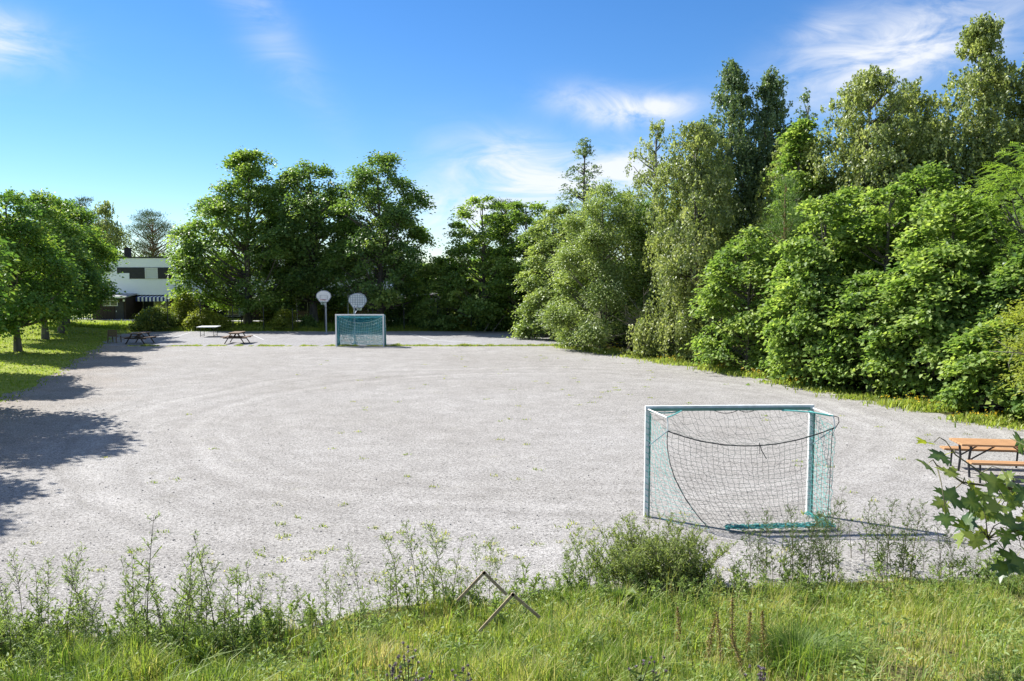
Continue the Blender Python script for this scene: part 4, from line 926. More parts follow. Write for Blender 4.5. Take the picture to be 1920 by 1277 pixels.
# ------------------------------------------------------------------ tables and chair
def picnic_far(label, x, y, rz):
    t = thing('picnic_table', label, 'picnic table', (x, y, 0), rz, 'dark A-frame picnic tables at the court edge')
    pm = MB().box((0, 0, 0), (.135, 1.8, .042), ch=.005).mesh('plank', M['wood_top'])
    for k in range(5):
        o = link(bpy.data.objects.new('plank', pm), t); o.location = ((k - 2) * .145, 0, .73)
    for s in (-1, 1):
        se = MB().box((s * .70, 0, .415), (.02, 1.6, .03)).build('seat', M['wood_dark'], t)
        for k in range(2):
            o = link(bpy.data.objects.new('plank', pm), se); o.location = (s * (.63 + .145 * k), 0, .45)
    for yy in (-.62, .62):
        for s in (-1, 1): MB().bar((s * .20, yy, .70), (s * .66, yy, .0), .09, .045).build('leg', M['wood_dark'], t)
        MB().box((0, yy + .05, .39), (1.5, .045, .09)).build('crossbeam', M['wood_dark'], t)
        MB().box((0, yy + .05, .685), (.7, .045, .07)).build('crossbeam', M['wood_dark'], t)
    for s in (-1, 1): MB().bar((s * .05, s * .6, .38), (0, s * .1, .69), .05, .04).build('brace', M['wood_dark'], t)
    return t
pt = picnic_far('dark A-frame picnic table on the lawn corner beside the wooden chair', -25.05, 53.7, R(-4))
p2 = copy_thing(pt, (-18.65, 54.1, 0), R(3), 'dark A-frame picnic table on the court edge, nearer the far goal')
def chair():
    c = thing('wooden_chair', 'brown wooden chair standing alone left of the picnic tables', 'chair', (-27.2, 54.6, 0), R(-8))
    for s in (-1, 1):
        MB().bar((s * .31, .25, 0), (s * .31, .22, .46), .05).build('leg', M['wood_old'], c)
        MB().bar((s * .31, -.30, 0), (s * .31, -.22, .88), .05).build('leg', M['wood_old'], c)
        MB().bar((s * .31, -.26, .62), (s * .31, .27, .6), .05, .03).build('armrest', M['wood_old'], c)
    for k in range(4): MB().box((0, -.17 + .125 * k, .43), (.6, .11, .03)).build('seat_slat', M['wood_old'], c)
    for k in range(4): MB().box((0, -.235 + .006 * k, .50 + .11 * k), (.6, .025, .095)).build('back_slat', M['wood_old'], c)
    return c
chair()
tt = thing('table_tennis_table', 'thin pale outdoor table on two narrow leg frames on the court', 'table', (-22.9, 60.3, 0), R(6))
MB().box((0, 0, .74), (1.42, 1.5, .045), ch=.006).build('table_top', M['white_paint'], tt)
for s in (-1, 1):
    for q in (-1, 1): MB().tube([(s * .48, q * .5, 0), (s * .48, q * .5, .72)], .022, 6).build('leg', M['black_metal'], tt)
    MB().bar((s * .48, -.5, .1), (s * .48, .5, .1), .03).build('stretcher', M['black_metal'], tt)
def orange_table():
    t = thing('picnic_table', 'orange plank picnic table with black steel legs at the right frame edge', 'picnic table', (10.98, 17.75, 0), R(-8))
    Lg = 1.9
    pm = MB().box((0, 0, 0), (Lg, .135, .045), ch=.006).mesh('plank', M['wood_orange'])
    for k in range(5):
        o = link(bpy.data.objects.new('plank', pm), t); o.location = (0, (k - 2) * .148, .735)
    for s in (-1, 1):
        se = MB().box((0, s * .74, .40), (Lg * .9, .05, .03)).build('seat', M['black_metal'], t)
        for k in range(2):
            o = link(bpy.data.objects.new('plank', pm), se); o.location = (0, s * (.67 + .148 * k), .44)
    for s in (-1, 1):
        for q in (-1, 1):
            MB().tube([(s * .74, q * .32, .71), (s * .74, q * .22, .35), (s * .74, q * .30, .0)], .026, 7).build('leg', M['black_metal'], t)
            MB().tube([(s * .72, q * .24, .40), (s * .72, q * .76, .385), (s * .72, q * .80, .0)], .022, 7).build('seat_leg', M['black_metal'], t)
            MB().bar((s * .74, q * .25, .38), (s * .22, q * .25, .705), .026).build('brace', M['black_metal'], t)
        MB().box((s * .74, 0, .70), (.05, .66, .03)).build('crossbeam', M['black_metal'], t)
orange_table()

# ------------------------------------------------------------------ foreground bank: grass, weeds
def bank_grass():
    rng = np.random.default_rng(12); t = Tri()
    n = 330000
    y = 5.0 + 7.4 * rng.uniform(0, 1, n) ** .85; x = (rng.uniform(-1, 1, n)) * (.66 * y + .6)
    s = sdist(x, y) + .14 * wob(x, y, .7, 4); s = np.where(hgt(x, y) > .0, np.maximum(s, .25), s); k = s > -.12 + .22 * np.abs(rng.normal(0, 1, n)) * .5
    bare = (wob(x, y, .55, 9) > .15) & (np.hypot((x - 3.6) / 1.5, (y - 7.9) / .55) < 1)
    k &= ~(bare & (rng.uniform(0, 1, n) < .93)); k &= rng.uniform(0, 1, n) < np.clip(.30 + s * 1.6, 0, 1) * .66
    x, y, s = x[k], y[k], s[k]; n = len(x)
    tall = np.clip(.5 + .7 * wob(x, y, 1.1, 2) + .45 * wob(x, y, .42, 6), .05, 1.3)
    dry = sm(1.5, 4.2, x) * (1 - sm(8.0, 9.6, y)) ; lft = 1 - sm(-3.4, -2.2, x); lime = np.exp(-((x + 1.7) / 1.3) ** 2)
    h = (.08 + .12 * tall + .10 * lft * tall + .06 * np.exp(-((x - .5) / 1.3) ** 2) - .07 * dry - .03 * lime) * rng.uniform(.5, 1.5, n) * (1 + .35 * wob(x, y, .25, 1)) * np.clip(.45 + s * .8, .4, 1)
    clump = wob(x, y, .9, 8)
    ti = .50 + .24 * clump + .14 * wob(x, y, .33, 2) - .14 * lft + .18 * lime + .10 * dry + .10 * sm(2, 4, x) + rng.normal(0, .15, n)
    ti = np.where(rng.uniform(0, 1, n) < .08 + .34 * dry * (clump > -.4) + .05 * (x > 0), rng.uniform(.82, 1, n), ti)
    grass_blades(t, x, y, hgt(x, y), h.clip(.05), .0075 + .004 * rng.uniform(0, 1, n), ti, rng, .42)
    # broader arching blades
    n = 5200; y = 5.2 + 5.6 * rng.uniform(0, 1, n); x = rng.uniform(-1, 1, n) * (.66 * y + .5); k = (sdist(x, y) > .25) & (wob(x, y, .8, 3) > -.1); x, y = x[k], y[k]; n = len(x)
    grass_blades(t, x, y, hgt(x, y), rng.uniform(.22, .5, n), .013, rng.normal(.36, .14, n), rng, .75)
    # bluish tussock near the right
    cx, cy = 3.0, 8.1; n = 1100; x = cx + rng.normal(0, .24, n); y = cy + rng.normal(0, .2, n); az = np.arctan2(y - cy, x - cx) + rng.normal(0, .4, n)
    grass_blades(t, x, y, hgt(x, y), rng.uniform(.2, .42, n), .009, rng.normal(.2, .12, n), rng, .9, az)
    # straw-coloured flowering stalks
    n = 1700; y = 5.2 + 5.6 * rng.uniform(0, 1, n); x = -2.5 + rng.uniform(0, 1, n) * (.66 * y + 3); k = (sdist(x, y) > .2) & (wob(x, y, .9, 1) + .5 * (x > 1.2) > .15); x, y = x[k], y[k]; n = len(x)
    hh = rng.uniform(.35, .62, n); grass_blades(t, x, y, hgt(x, y), hh, .005, rng.uniform(.78, 1, n), rng, .3)
    tag(t.obj('bank_grass', M['grass']), 'long unmown grass on the bank in the foreground, green to straw', 'grass', kind='stuff')
    # low broad-leaved herbs among the grass
    t = Tri(); n = 26000; y = 5.2 + 6.2 * rng.uniform(0, 1, n); x = rng.uniform(-1, 1, n) * (.66 * y + .4); s = sdist(x, y)
    k = (s > .0) & (wob(x, y, .7, 11) + .35 * (s < .6) > .12); x, y = x[k], y[k]; n = len(x)
    P = np.stack([x, y, hgt(x, y) + rng.uniform(.03, .30, n)], 1); a = rng.normal(0, 1, (n, 3)); a[:, 2] *= .5
    add_leaves(t, P, a, np.array([0, 0, 1.]) + rng.normal(0, .5, (n, 3)), rng.uniform(.03, .09, n), rng.uniform(.012, .035, n), rng.normal(.5, .2, n), .15, .15)
    tag(t.obj('bank_herbs', M['weed']), 'low leafy herbs mixed into the grass of the bank', 'ground cover', kind='stuff')
bank_grass()

def weed_stem(tri_s, tri_l, base, H, az, lean, rng, dens=1.0, curl=.0, leafL=.07, leafW=.014, branch=.26, q0=.12):
    """one feathery stalk: stem, short side shoots and narrow leaflets"""
    q = np.linspace(0, 1, 9); d = np.array([math.cos(az), math.sin(az), 0])
    P = np.array(base) + np.outer(q * H * (1 - .15 * lean), [0, 0, 1]) + np.outer(lean * H * q ** 1.7, d)
    if curl: P[-3:] += np.outer(np.array([.25, .6, 1.0]) * curl * H, d) - np.outer(np.array([0, .02, .07]) * H * 3 * curl, [0, 0, 1])
    add_tubes(tri_s, P[None], (.0055 * (1 - .75 * q))[None], 4)
    nb = int(H * 26 * dens); f = np.sort(rng.uniform(q0, .98, nb)); a2 = np.arange(nb) * 2.4 + rng.uniform(0, 6)
    B = np.stack([np.interp(f, q, P[:, i]) for i in range(3)], 1)
    bl = branch * H * (1.05 - f) ** .8 * rng.uniform(.4, 1.1, nb) + .03
    dd = unit(np.stack([np.cos(a2) * .75, np.sin(a2) * .75, np.full(nb, .75)], 1))
    s = np.linspace(0, 1, 4)[None, :, None]; PB = B[:, None] + dd[:, None] * s * bl[:, None, None] + np.array([0, 0, 1.]) * (s ** 2) * bl[:, None, None] * .25
    add_tubes(tri_s, PB, np.repeat((.0026 * np.array([1, .8, .6, .3]))[None], nb, 0), 3)
    nl = 7; k = np.repeat(np.arange(nb), nl); u = rng.uniform(.1, 1.05, len(k))
    pos = B[k] + dd[k] * (u * bl[k])[:, None] + np.array([0, 0, 1.]) * (u ** 2 * bl[k] * .25)[:, None]
    ax = dd[k] * .6 + rng.normal(0, .55, (len(k), 3)); n_ = rng.normal(0, .6, (len(k), 3)) + np.array([0, 0, .7])
    sz = rng.uniform(.6, 1.3, len(k)) * (1.25 - .6 * f[k])
    add_leaves(tri_l, pos + unit(ax) * .02, ax, n_, leafL * sz, leafW * sz, rng.normal(.5, .2, len(k)), .1, .15)
SPECIAL = {(-4.25, 9.0): 'tallest feathery weed of the left bank, reaching highest over the gravel', (-3.44, 9.0): 'second tallest feathery weed of the left bank, bending at its tip', (-5.99, 9.2): 'feathery weed at the left frame edge of the bank',
           (-2.76, 9.8): 'shortest feathery weed of the left bank, at its right end', (-.91, 10.5): 'tallest slim weed just left of the farther wooden frame', (.19, 11): 'slim weed right of the farther wooden frame, alone at the gravel edge',
           (4.98, 12.0): 'dark-stemmed weed beside the right post of the near goal', (6.89, 11.6): 'shortest dark-stemmed weed at the right end of its line'}
def weeds():
    rng = np.random.default_rng(17)
    protos = []
    for i in range(7):
        ts, tl = Tri(), Tri(); weed_stem(ts, tl, (0, 0, 0), 1.0, rng.uniform(0, 6.28), rng.uniform(.03, .22), rng, [1.0, .8, 1.1, .55, .9, 1.25, .7][i], [0, .06, .10, 0, .04, 0, .08][i], [.07, .09, .06, .05, .10, .055, .08][i], [.014, .022, .012, .010, .028, .012, .018][i], [.26, .20, .32, .14, .22, .34, .18][i])
        protos.append((ts.mesh('stem', M['stem']), tl.mesh('foliage', M['weed']), tl.mesh('foliage', M['weed_dark'])))
    left = [(-5.99, 9.2, .87), (-5.85, 9.3, 1.03), (-5.46, 9.0, .82), (-5.3, 9.2, 1.13), (-5.63, 9.4, .89), (-5.27, 9.5, .75), (-4.65, 9.3, .9), (-4.25, 9.0, 1.51), (-4.53, 9.4, .99), (-4.16, 9.2, 1.0), (-4.02, 9.4, .99), (-3.79, 9.1, 1.2),
            (-3.68, 9.2, 1.14), (-3.44, 9.0, 1.38), (-3.49, 9.4, .86), (-3.28, 9.3, 1.03), (-3.1, 9.4, .92), (-3.06, 9.5, .72), (-2.93, 9.7, .45), (-2.76, 9.8, .36), (-5.0, 9.1, .95), (-4.4, 9.2, .8), (-3.9, 8.8, .95), (-5.7, 8.8, .9), (-4.75, 8.9, .7), (-3.3, 8.9, .8), (-5.15, 9.3, 1.0), (-4.9, 9.0, .85), (-4.4, 9.05, 1.15), (-4.1, 9.1, 1.05), (-3.6, 9.1, 1.0), (-3.2, 9.2, .95), (-3.0, 9.2, .8), (-5.55, 9.1, .95), (-5.9, 9.0, .8), (-4.3, 8.7, .8), (-3.75, 8.8, 1.1), (-2.85, 9.5, .7), (-2.6, 9.7, .6), (-4.6, 9.3, .85)]
    mid = [(-2.39, 10, .84), (-2.24, 10.1, .84), (-1.96, 10.1, 1.0), (-1.8, 10.1, .45), (-1.62, 10.3, .8), (-1.5, 10.2, 1.12), (-1.25, 10.4, 1.17), (-1.18, 10.5, .95), (-.91, 10.5, 1.19), (-.81, 10.6, .92), (-.49, 10.8, .84), (-.31, 10.8, .85), (.19, 11, .55), (-2.05, 9.9, .5), (-1.3, 10.1, .6), (.0, 10.7, .5), (.45, 10.9, .45), (-.6, 10.4, .6), (-1.7, 10.1, .7), (-1.05, 10.3, 1.0), (-.7, 10.5, .8), (-2.2, 9.9, .7), (-.15, 10.7, .65), (.75, 11.0, .7)]
    right = [(3.55, 11.6, .99), (3.75, 11.5, 1.1), (3.98, 11.6, 1.03), (4.14, 11.5, 1.18), (4.34, 11.4, 1.13), (4.57, 11.5, 1.22), (4.73, 11.6, .99), (4.98, 12.0, 1.24), (5.39, 12.4, .92), (5.51, 12.2, 1.06), (5.49, 11.7, 1.08), (5.58, 11.6, 1.18), (5.82, 11.6, 1.19), (5.93, 11.6, 1.11), (6.17, 11.7, .8), (6.39, 11.6, .95), (6.56, 11.6, .75), (6.76, 11.6, .67), (6.89, 11.6, .45),
             (3.65, 11.3, .8), (3.9, 11.25, .85), (4.25, 11.3, .95), (4.45, 11.25, .9), (4.65, 11.3, .8), (5.7, 11.5, .9), (5.15, 12.3, .7), (4.85, 12.3, .8), (3.82, 11.4, .95), (4.05, 11.35, .9), (4.38, 11.45, 1.0), (4.52, 11.35, .85), (4.2, 11.4, .8), (5.62, 11.55, .95), (5.75, 11.45, .8), (5.5, 11.5, .75), (3.6, 11.45, .75), (6.5, 11.5, .6), (6.3, 11.55, .7)]
    for lst, dark, lb, gp in ((left, 0, 'tall feathery green weed standing in the grass at the lower left bank', 'feathery weeds on the left of the bank'), (mid, 0, 'slim leafy weed at the gravel edge left of the wooden frames', 'slim weeds in the middle of the bank'), (right, 1, 'tall dark-stemmed weed at the gravel edge below the near goal', 'dark-stemmed weeds on the right of the bank')):
        for i, (x, y, z) in enumerate(lst):
            z0 = hz(x, y); z0 = max(z0, 0) - .02; a = rng.uniform(0, 6.28); pr = protos[int(rng.choice([0, 2, 3, 5] if dark else [0, 0, 2, 2, 3, 5, 5, 6, 3]))]
            w = thing('tall_weed', SPECIAL.get((x, y), lb), 'weed', (x, y, z0), a, gp); s = (z - z0) * (1.12 if lst is left else 1.0); w.scale = (s * rng.uniform(.9, 1.25),) * 2 + (s,)
            link(bpy.data.objects.new('stem', pr[0]), w); link(bpy.data.objects.new('foliage', pr[1 + dark]), w)
    # shorter stalks and seedlings filling the edge of the bank
    ts, tl = Tri(), Tri(); cnt = 0
    while cnt < 340:
        x = rng.uniform(-6.6, 7.4); y = rng.uniform(8.0, 11.9); sd = float(sdist(np.array([x]), np.array([y]))[0])
        dens = (.9 if x < -2.6 else .45 if x < .6 else .85 if x > 3.4 else .9) * (1 if -.25 < sd < 1.3 else 0) * (.35 + .65 * (wob(np.array([x]), np.array([y]), .6, 5)[0] > -.1))
        if rng.uniform(0, 1) > dens: continue
        cnt += 1
        weed_stem(ts, tl, (x, y, max(hz(x, y), 0) - .01), rng.uniform(.14, .5) * (1.2 if x < -2.6 else 1), rng.uniform(0, 6.28), rng.uniform(.05, .6), rng, rng.uniform(.6, 1.5), 0, rng.uniform(.045, .10), rng.uniform(.010, .032), rng.uniform(.14, .32), .06)
    tag(ts.obj('undergrowth_stalks', M['stem']), 'thin stalks of low weeds along the bank edge', 'weeds', kind='stuff')
    tag(tl.obj('undergrowth_leaves', M['weed']), 'low feathery weeds filling the edge of the bank', 'weeds', kind='stuff')
    # the big pale mound in front of the goal's left post
    m_ = thing('bushy_weed', 'big pale feathery weed clump in front of the goal left post', 'weed', (2.02, 11.25, 0)); ts, tl = Tri(), Tri()
    for i in range(105):
        a = rng.uniform(0, 6.28); r = .85 * math.sqrt(rng.uniform(0, 1)); tilt = r * .75
        weed_stem(ts, tl, (r * math.cos(a) * .85, r * math.sin(a) * .5, 0), rng.uniform(.7, 1.12) * (1 - .30 * r), a + rng.normal(0, .4), tilt * .95 + .05, rng, 1.0, .0, .075, .015, .30, .05)
    ts.obj('stems', M['stem'], m_); tl.obj('foliage', M['weed_pale'], m_)
    # smaller weeds around the mound
    for i, (x, y, h_, lb) in enumerate([(1.05, 11.2, .95, 'thin weed at the left flank of the big pale clump'), (3.1, 10.9, .55, 'low leafy weed at the right flank of the big pale clump')]):
        w = thing('small_weed', lb, 'weed', (x, y, max(hz(x, y), 0))); ts, tl = Tri(), Tri()
        for j in range(8): weed_stem(ts, tl, (rng.normal(0, .16), rng.normal(0, .12), 0), h_ * rng.uniform(.6, 1), rng.uniform(0, 6.28), rng.uniform(.1, .3), rng, 1.0)
        ts.obj('stem', M['stem'], w); tl.obj('foliage', M['weed'], w)
    gb = thing('grey_bush', 'small grey-green bushy weed at the lower right corner', 'weed', (3.95, 6.2, hz(3.95, 6.2))); ts, tl = Tri(), Tri()
    for j in range(40): weed_stem(ts, tl, (rng.normal(0, .14), rng.normal(0, .14), 0), rng.uniform(.3, .5), rng.uniform(0, 6.28), rng.uniform(.15, .5), rng, 1.6, 0, .05, .012)
    ts.obj('stems', M['stem'], gb); tl.obj('foliage', M['weed_dark'], gb)
    # dock: brown seed spikes
    dk = [(2.03, 8.0, 1.02, 'rusty seeded dock spike left of the bunch'), (2.06, 7.6, 1.22, 'rusty dock spike standing just right of the pale spiky plants'), (2.28, 8, 1.24, 'tallest rusty dock spike of the bunch'), (2.44, 8, 1.11, 'rusty dock spike second from the right of the bunch'), (2.60, 8, 1.08, 'rightmost rusty dock spike of the bunch'), (1.84, 8.5, .9, 'short rusty dock spike nearest the big leaf clump'), (2.2, 7.3, 1.05, 'low rusty dock spike nearest the camera')]
    for x, y, z, lb in dk:
        z0 = hz(x, y); H = (z - z0) * .9; w = thing('dock_plant', lb, 'weed', (x, y, z0), 0, 'rusty dock spikes in the grass'); ts, tl = Tri(), Tri()
        q = np.linspace(0, 1, 7); ln = rng.normal(0, .075, 2); P = np.stack([ln[0] * q * q, ln[1] * q * q, q * H], 1); add_tubes(ts, P[None], (.006 * (1 - .6 * q))[None], 5)
        n = 420; f = rng.uniform(.22, 1, n); rr = .05 * (1.1 - f) ** .6 * np.abs(rng.normal(.6, .35, n)); a = rng.uniform(0, 6.28, n); f = np.round(f * 22) / 22 + rng.normal(0, .012, n)
        C = np.stack([ln[0] * f * f + rr * np.cos(a), ln[1] * f * f + rr * np.sin(a), f * H], 1)
        add_leaves(tl, C, rng.normal(0, 1, (n, 3)), rng.normal(0, 1, (n, 3)), .017, .013, rng.normal(.45, .25, n)); ts.obj('stem', M['stem'], w); tl.obj('seed_spike', M['dock_seed'], w)['kind'] = 'stuff'
    # pale spiky leafy plants
    for x, y, z, lb in [(2.1, 9, .9, 'pale yellow-green spiky plant, shorter of the pair before the big clump'), (2.37, 9, 1.15, 'pale yellow-green spiky plant, taller of the pair before the big clump'), (2.28, 8.8, .8, 'pale spiky shoot between the two taller pale plants')]:
        z0 = hz(x, y); H = z - z0; w = thing('spiky_plant', lb, 'weed', (x, y, z0), 0, 'pale spiky plants before the big clump'); ts, tl = Tri(), Tri()
        q = np.linspace(0, 1, 7); P = np.stack([.03 * np.sin(q * 3), 0 * q, q * H], 1); add_tubes(ts, P[None], (.006 * (1 - .6 * q))[None], 5)
        n = int(H * 110); f = rng.uniform(.08, 1, n); a = rng.uniform(0, 6.28, n); ll = .085 * (1.15 - .7 * f); ax = np.stack([np.cos(a), np.sin(a), np.full(n, .75)], 1)
        C = np.stack([.03 * np.sin(f * 3), 0 * f, f * H], 1) + unit(ax) * (ll / 2)[:, None]
        add_leaves(tl, C, ax, np.array([0, 0, 1.]) + rng.normal(0, .3, (n, 3)), ll, ll * .2, rng.normal(.6, .2, n)); ts.obj('stem', M['stem'], w); tl.obj('foliage', M['leaf_yellow'], w)
    # burdock with large leaves, each a part
    w = thing('burdock', 'clump of large broad dark leaves left of the big pale clump', 'weed', (1.38, 10.1, hz(1.38, 10.1)))
    for j in range(12):
        a = j * 2.4; l = rng.uniform(.22, .34); u = np.linspace(0, 1, 6); wd = .5 * l * np.sin(np.pi * np.clip(u * .93 + .05, 0, 1)) ** .7
        z = l * (.9 * u - .55 * u * u) + .1; V = []
        for k in range(6): V += [(u[k] * l, -wd[k] * .6, z[k] + .03 * (-1) ** k), (u[k] * l, 0, z[k] - .03), (u[k] * l, wd[k] * .6, z[k] + .03 * (-1) ** k)]
        F = [(3 * k + c, 3 * k + 3 + c, 3 * k + 4 + c, 3 * k + 1 + c) for k in range(5) for c in range(2)]
        o = np_obj('leaf', np.array(V), np.array(F), M['weed_dark'], np.full(18, rng.uniform(.2, .9)), w, True); o.rotation_euler = (0, rng.uniform(-.5, .2), a)
    # thistles
    th = [(-.81, 6, 1.60, 14, 'purple-headed thistle, tallest of the three at bottom left of centre'), (-.87, 5.6, 1.64, 12, 'purple-headed thistle left of the tallest one at the bottom edge'), (-.66, 5.6, 1.60, 9, 'thin purple-headed thistle right of the tallest one'), (-.36, 5.8, 1.57, 14, 'dense purple thistle right of the bottom trio'), (.97, 6, 1.54, 6, 'sparse thistle at the bottom right of centre, left one of two'), (1.10, 6, 1.50, 5, 'sparse thistle at the bottom right of centre, right one of two'), (1.81, 5.7, 1.60, 16, 'round-headed pale thistle near the bottom right, below the dock spikes')]
    for x, y, z, nh, lb in th:
        z0 = hz(x, y); H = max(z - z0, .25); w = thing('thistle', lb, 'thistle', (x, y, z0), 0, 'thistles along the bottom of the bank'); ts, tl = Tri(), Tri()
        P = []; tips = []
        for j in range(nh):
            a = rng.uniform(0, 6.28); r = rng.uniform(.0, .11); tz = H * rng.uniform(.8, 1.0); q = np.linspace(0, 1, 5)
            P.append(np.stack([r * math.cos(a) * q ** 3, r * math.sin(a) * q ** 3, tz * q], 1)); tips.append(P[-1][-1])
        add_tubes(ts, np.array(P), np.full((nh, 5), .0025), 3); ts.obj('stem', M['stem'], w)
        n = 46; f = rng.uniform(.1, .9, n); a = rng.uniform(0, 6.28, n); ax = np.stack([np.cos(a), np.sin(a), np.full(n, .4)], 1)
        add_leaves(tl, np.stack([0 * f, 0 * f, f * H], 1) + unit(ax) * .035, ax, rng.normal(0, .5, (n, 3)) + np.array([0, 0, 1.]), .09, .022, rng.normal(.5, .2, n)); tl.obj('foliage', M['weed_dark'], w)
        for tp in tips:
            hd = Tri(); n = 26; dd = unit(rng.normal(0, 1, (n, 3)) + np.array([0, 0, .25])); add_leaves(hd, dd * .008, dd, rng.normal(0, 1, (n, 3)), .017, .008, np.where(dd[:, 2] > .2, rng.uniform(.5, 1, n), rng.uniform(0, .4, n)))
            o = hd.obj('flower_head', M['thistle_head'], w); o.location = tuple(tp)
weeds()
# wooden frame corners poking out of the grass
def frame_corner(label, top, l, r):
    z0 = hz(top[0], top[1]); f = thing('weathered_plank_pair', label, 'wooden frame', (top[0], top[1], z0), 0, 'weathered wooden frames in the grass')
    T = Vector((0, 0, top[2] - z0))
    for e in (l, r):
        d = Vector((e[0] - top[0], e[1] - top[1], e[2] - top[2])); o = d * 1.25
        while T.z + o.z < -.05 and o.length > .05: o *= .97
        MB().bar(T - d.normalized() * .02, T + o, .022, .034).build('board', M['wood_frame'], f)
    w = MB(); A = Vector((l[0] - top[0], l[1] - top[1], l[2] - top[2])); B = Vector((r[0] - top[0], r[1] - top[1], r[2] - top[2]))
    for k in range(1, 6): w.tube([T + A * k * .2, T + A * k * .2 + (B - A) * .0 + Vector((0, 0, -.0)) + B * .9 * (1 - k * .16)], .0018, 3)
    for k in range(1, 6): w.tube([T + B * k * .2, T + B * k * .2 + A * .9 * (1 - k * .16)], .0018, 3)
    w.build('wire_mesh', M['dead_wood'], f)
frame_corner('weathered wooden frame corner poking from the grass, farther of two', (-.34, 9.5, .86), (-.60, 9.5, .58), (-.12, 9.5, .64))
frame_corner('weathered wooden frame corner poking from the grass, nearer of two', (.01, 9.0, .79), (-.30, 9.0, .44), (.26, 9.0, .57))

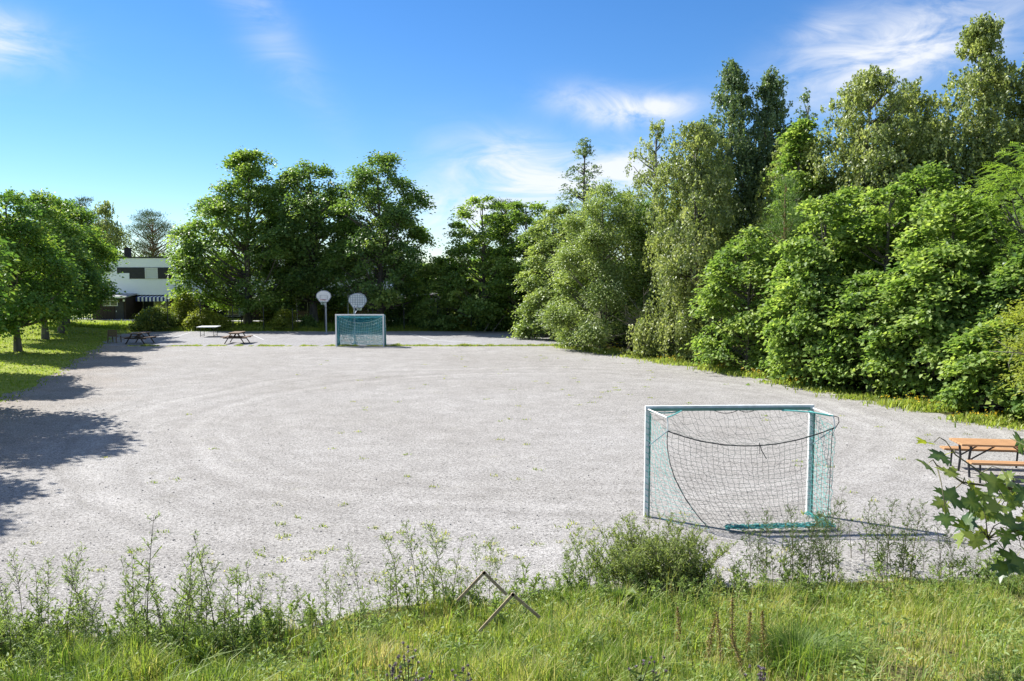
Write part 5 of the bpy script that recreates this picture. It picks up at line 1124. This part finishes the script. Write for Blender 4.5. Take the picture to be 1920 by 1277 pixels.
# ------------------------------------------------------------------ maple branch close to the camera
def near_maple():
    rng = np.random.default_rng(21)
    bx, by = 4.6, 3.9; z0 = hz(bx, by)
    m_ = thing('maple_tree', 'maple branch with large lobed leaves reaching in at the right frame edge', 'tree', (bx, by, z0))
    def W(x, y, z): return Vector((x - bx, y - by, z - z0))
    MB().tube([W(bx, by, z0 - .1), W(bx + .05, by, 3.0), W(bx + .1, by + .1, 4.6), W(bx + .2, by + .1, 6.2)], [.11, .09, .06, .02], 10).build('trunk', M['bark_grey'], m_, True)
    b = MB()
    b.tube([W(bx + .03, by, 2.9), W(3.6, 3.8, 3.35), W(2.75, 3.65, 3.46), W(2.3, 3.6, 3.48), W(2.05, 3.58, 3.52), W(1.93, 3.58, 3.60)], [.030, .018, .010, .007, .005, .003], 6)
    b.tube([W(2.3, 3.6, 3.48), W(2.12, 3.55, 3.57), W(1.98, 3.52, 3.66), W(1.92, 3.5, 3.73)], [.005, .004, .003, .002], 5)
    b.tube([W(2.6, 3.64, 3.46), W(2.4, 3.5, 3.37), W(2.22, 3.46, 3.33), W(2.1, 3.45, 3.30)], [.007, .005, .004, .002], 5)
    b.tube([W(2.75, 3.65, 3.46), W(2.55, 3.55, 3.3), W(2.42, 3.5, 3.18)], [.007, .005, .003], 5)
    b.build('branch', M['twig'], m_, True)
    nodes = [Vector(v) for v in b.v]; pet = MB()
    # lobed leaf
    lob = [(0, 0), (.08, -.05), (.30, -.16), (.28, -.02), (.23, .06), (.38, .06), (.60, .10), (.48, .20), (.62, .36), (.44, .36), (.42, .46), (.25, .40), (.21, .46), (.30, .66), (.17, .66), (.10, .72), (0, 1.0)]
    out = lob + [(-x, y) for x, y in reversed(lob[1:-1])]
    V = [(0, .28, .0)] + [(x, y, .10 * abs(x) - .12 * x * x - .10 * max(y - .3, 0) ** 2) for x, y in out]
    F = [(0, 1 + i, 1 + (i + 1) % len(out)) for i in range(len(out))]
    F += [(len(V), len(V) + 1, len(V) + 2)]; V += [(-.012, 0, 0), (.012, 0, 0), (0, -.55, .10)]
    metas = []
    for q_, tv in enumerate((.05, .3, .55, .85)):
        Vq = np.array(V); Vq[1:, 2] += (-.16, .10, -.22, .14)[q_] * np.abs(Vq[1:, 0]) ** 1.5 * 1.5 - .10 * np.maximum(Vq[1:, 1] - .3, 0) * (q_ % 2) + rng.normal(0, .018, len(Vq) - 1)
        tq = np.full(len(Vq), tv); tq[0] = min(tv + .45, 1); tq[-3:] = 1.0; tq[len(out):len(out) + 1] += 0
        metas.append(np_mesh('leaf', Vq, np.array(F), M['near_leaf'], tq))
    spots = [(1.87, 3.55, 3.71, .8, 3), (1.93, 3.52, 3.66, 1.0, 0), (1.85, 3.5, 3.62, .9, 2), (1.97, 3.5, 3.57, .9, 3), (1.92, 3.45, 3.47, 1.25, 0), (2.16, 3.5, 3.56, 1.2, 2), (2.22, 3.5, 3.55, .9, 3), (2.08, 3.5, 3.45, 1.0, 1), (2.17, 3.55, 3.46, 1.0, 2),
             (2.03, 3.45, 3.40, 1.1, 0), (2.0, 3.42, 3.35, 1.0, 1), (2.1, 3.4, 3.30, 1.1, 0), (2.13, 3.38, 3.22, 1.0, 0), (2.2, 3.4, 3.24, 1.35, 0), (2.3, 3.45, 3.33, 1.0, 0), (2.32, 3.4, 3.2, 1.4, 1), (2.34, 3.38, 3.12, 1.3, 0), (2.42, 3.42, 3.3, 1.2, 1), (2.42, 3.4, 3.13, 1.2, 3),
             (2.35, 3.5, 3.43, 1.2, 3), (2.42, 3.5, 3.42, 1.1, 3), (2.22, 3.5, 3.42, 1.2, 1), (2.1, 3.45, 3.40, .9, 3), (2.38, 3.55, 3.52, 1.1, 2), (2.45, 3.6, 3.45, 1.2, 0), (2.47, 3.5, 3.72, 1.0, 1), (2.28, 3.55, 3.47, 1.0, 2)]
    for j in range(26): spots.append((rng.uniform(2.0, 2.45), rng.uniform(3.35, 3.8), rng.uniform(3.30, 3.5), rng.uniform(.65, 1.05), int(rng.choice([0, 1, 2, 3, 3]))))
    for j in range(22): spots.append((rng.uniform(2.6, 4.2), rng.uniform(3.3, 4.3), rng.uniform(3.2, 3.7), rng.uniform(.8, 1.2), int(rng.integers(0, 4))))
    for x, y, z, s, k in spots:
        o = link(bpy.data.objects.new('leaf', metas[k]), m_); s *= .103; o.scale = (s, s, s); o.location = W(x, y, z)
        n = Vector((rng.normal(0, .4), -.45 + rng.normal(0, .4), .75)); n.normalize(); a = rng.uniform(0, 6.28)
        ax = Vector((-.75 + rng.normal(0, .5), rng.normal(0, .6), -.35 + rng.normal(0, .3))); ax = (ax - n * ax.dot(n)).normalized()
        lbp = o.location - ax * .5 * s; bp_ = min(nodes, key=lambda q: (q - lbp).length)
        if (bp_ - lbp).length < .6: pet.tube([lbp, lbp.lerp(bp_, .5) + Vector((0, 0, .02)), bp_], [.0016, .0022, .003], 4)
        xx = ax.cross(n); o.rotation_euler = Matrix((xx, ax, n)).transposed().to_euler()
    pet.build('petioles', M['twig'], m_, True)['kind'] = 'stuff'
near_maple()
# bare branches of the yellow shrub
def bare_branches():
    o = thing('bare_branch', 'pale bare branches reaching left from the right frame edge', 'dead branch', (14.3, 20.4, hz(14.3, 20.4)))
    b = MB(); z = -hz(14.3, 20.4)
    b.tube([(0, 0, 0), (.15, .05, 1.2), (-.2, 0, 2.25), (-.9, -.1, 2.5), (-1.5, -.15, 2.62), (-2.2, -.2, 2.65)], [.05, .045, .035, .024, .014, .006], 6)
    b.tube([(-1.2, -.12, 2.56), (-1.7, -.1, 2.75), (-2.0, -.1, 2.95)], [.012, .009, .005], 5)
    b.tube([(-.1, 0, 2.1), (-.8, -.2, 2.0), (-1.15, -.3, 1.55), (-1.25, -.3, 1.3)], [.02, .014, .01, .005], 5)
    b.tube([(.1, 0, 1.6), (-.3, .2, 2.6), (-.75, .3, 3.2), (-1.05, .3, 3.75)], [.03, .025, .015, .006], 5)
    b.tube([(-1.55, -.15, 2.62), (-1.7, -.2, 2.35), (-1.65, -.2, 2.15)], [.008, .006, .004], 4)
    b.build('branches', M['dead_wood'], o, True)
bare_branches()
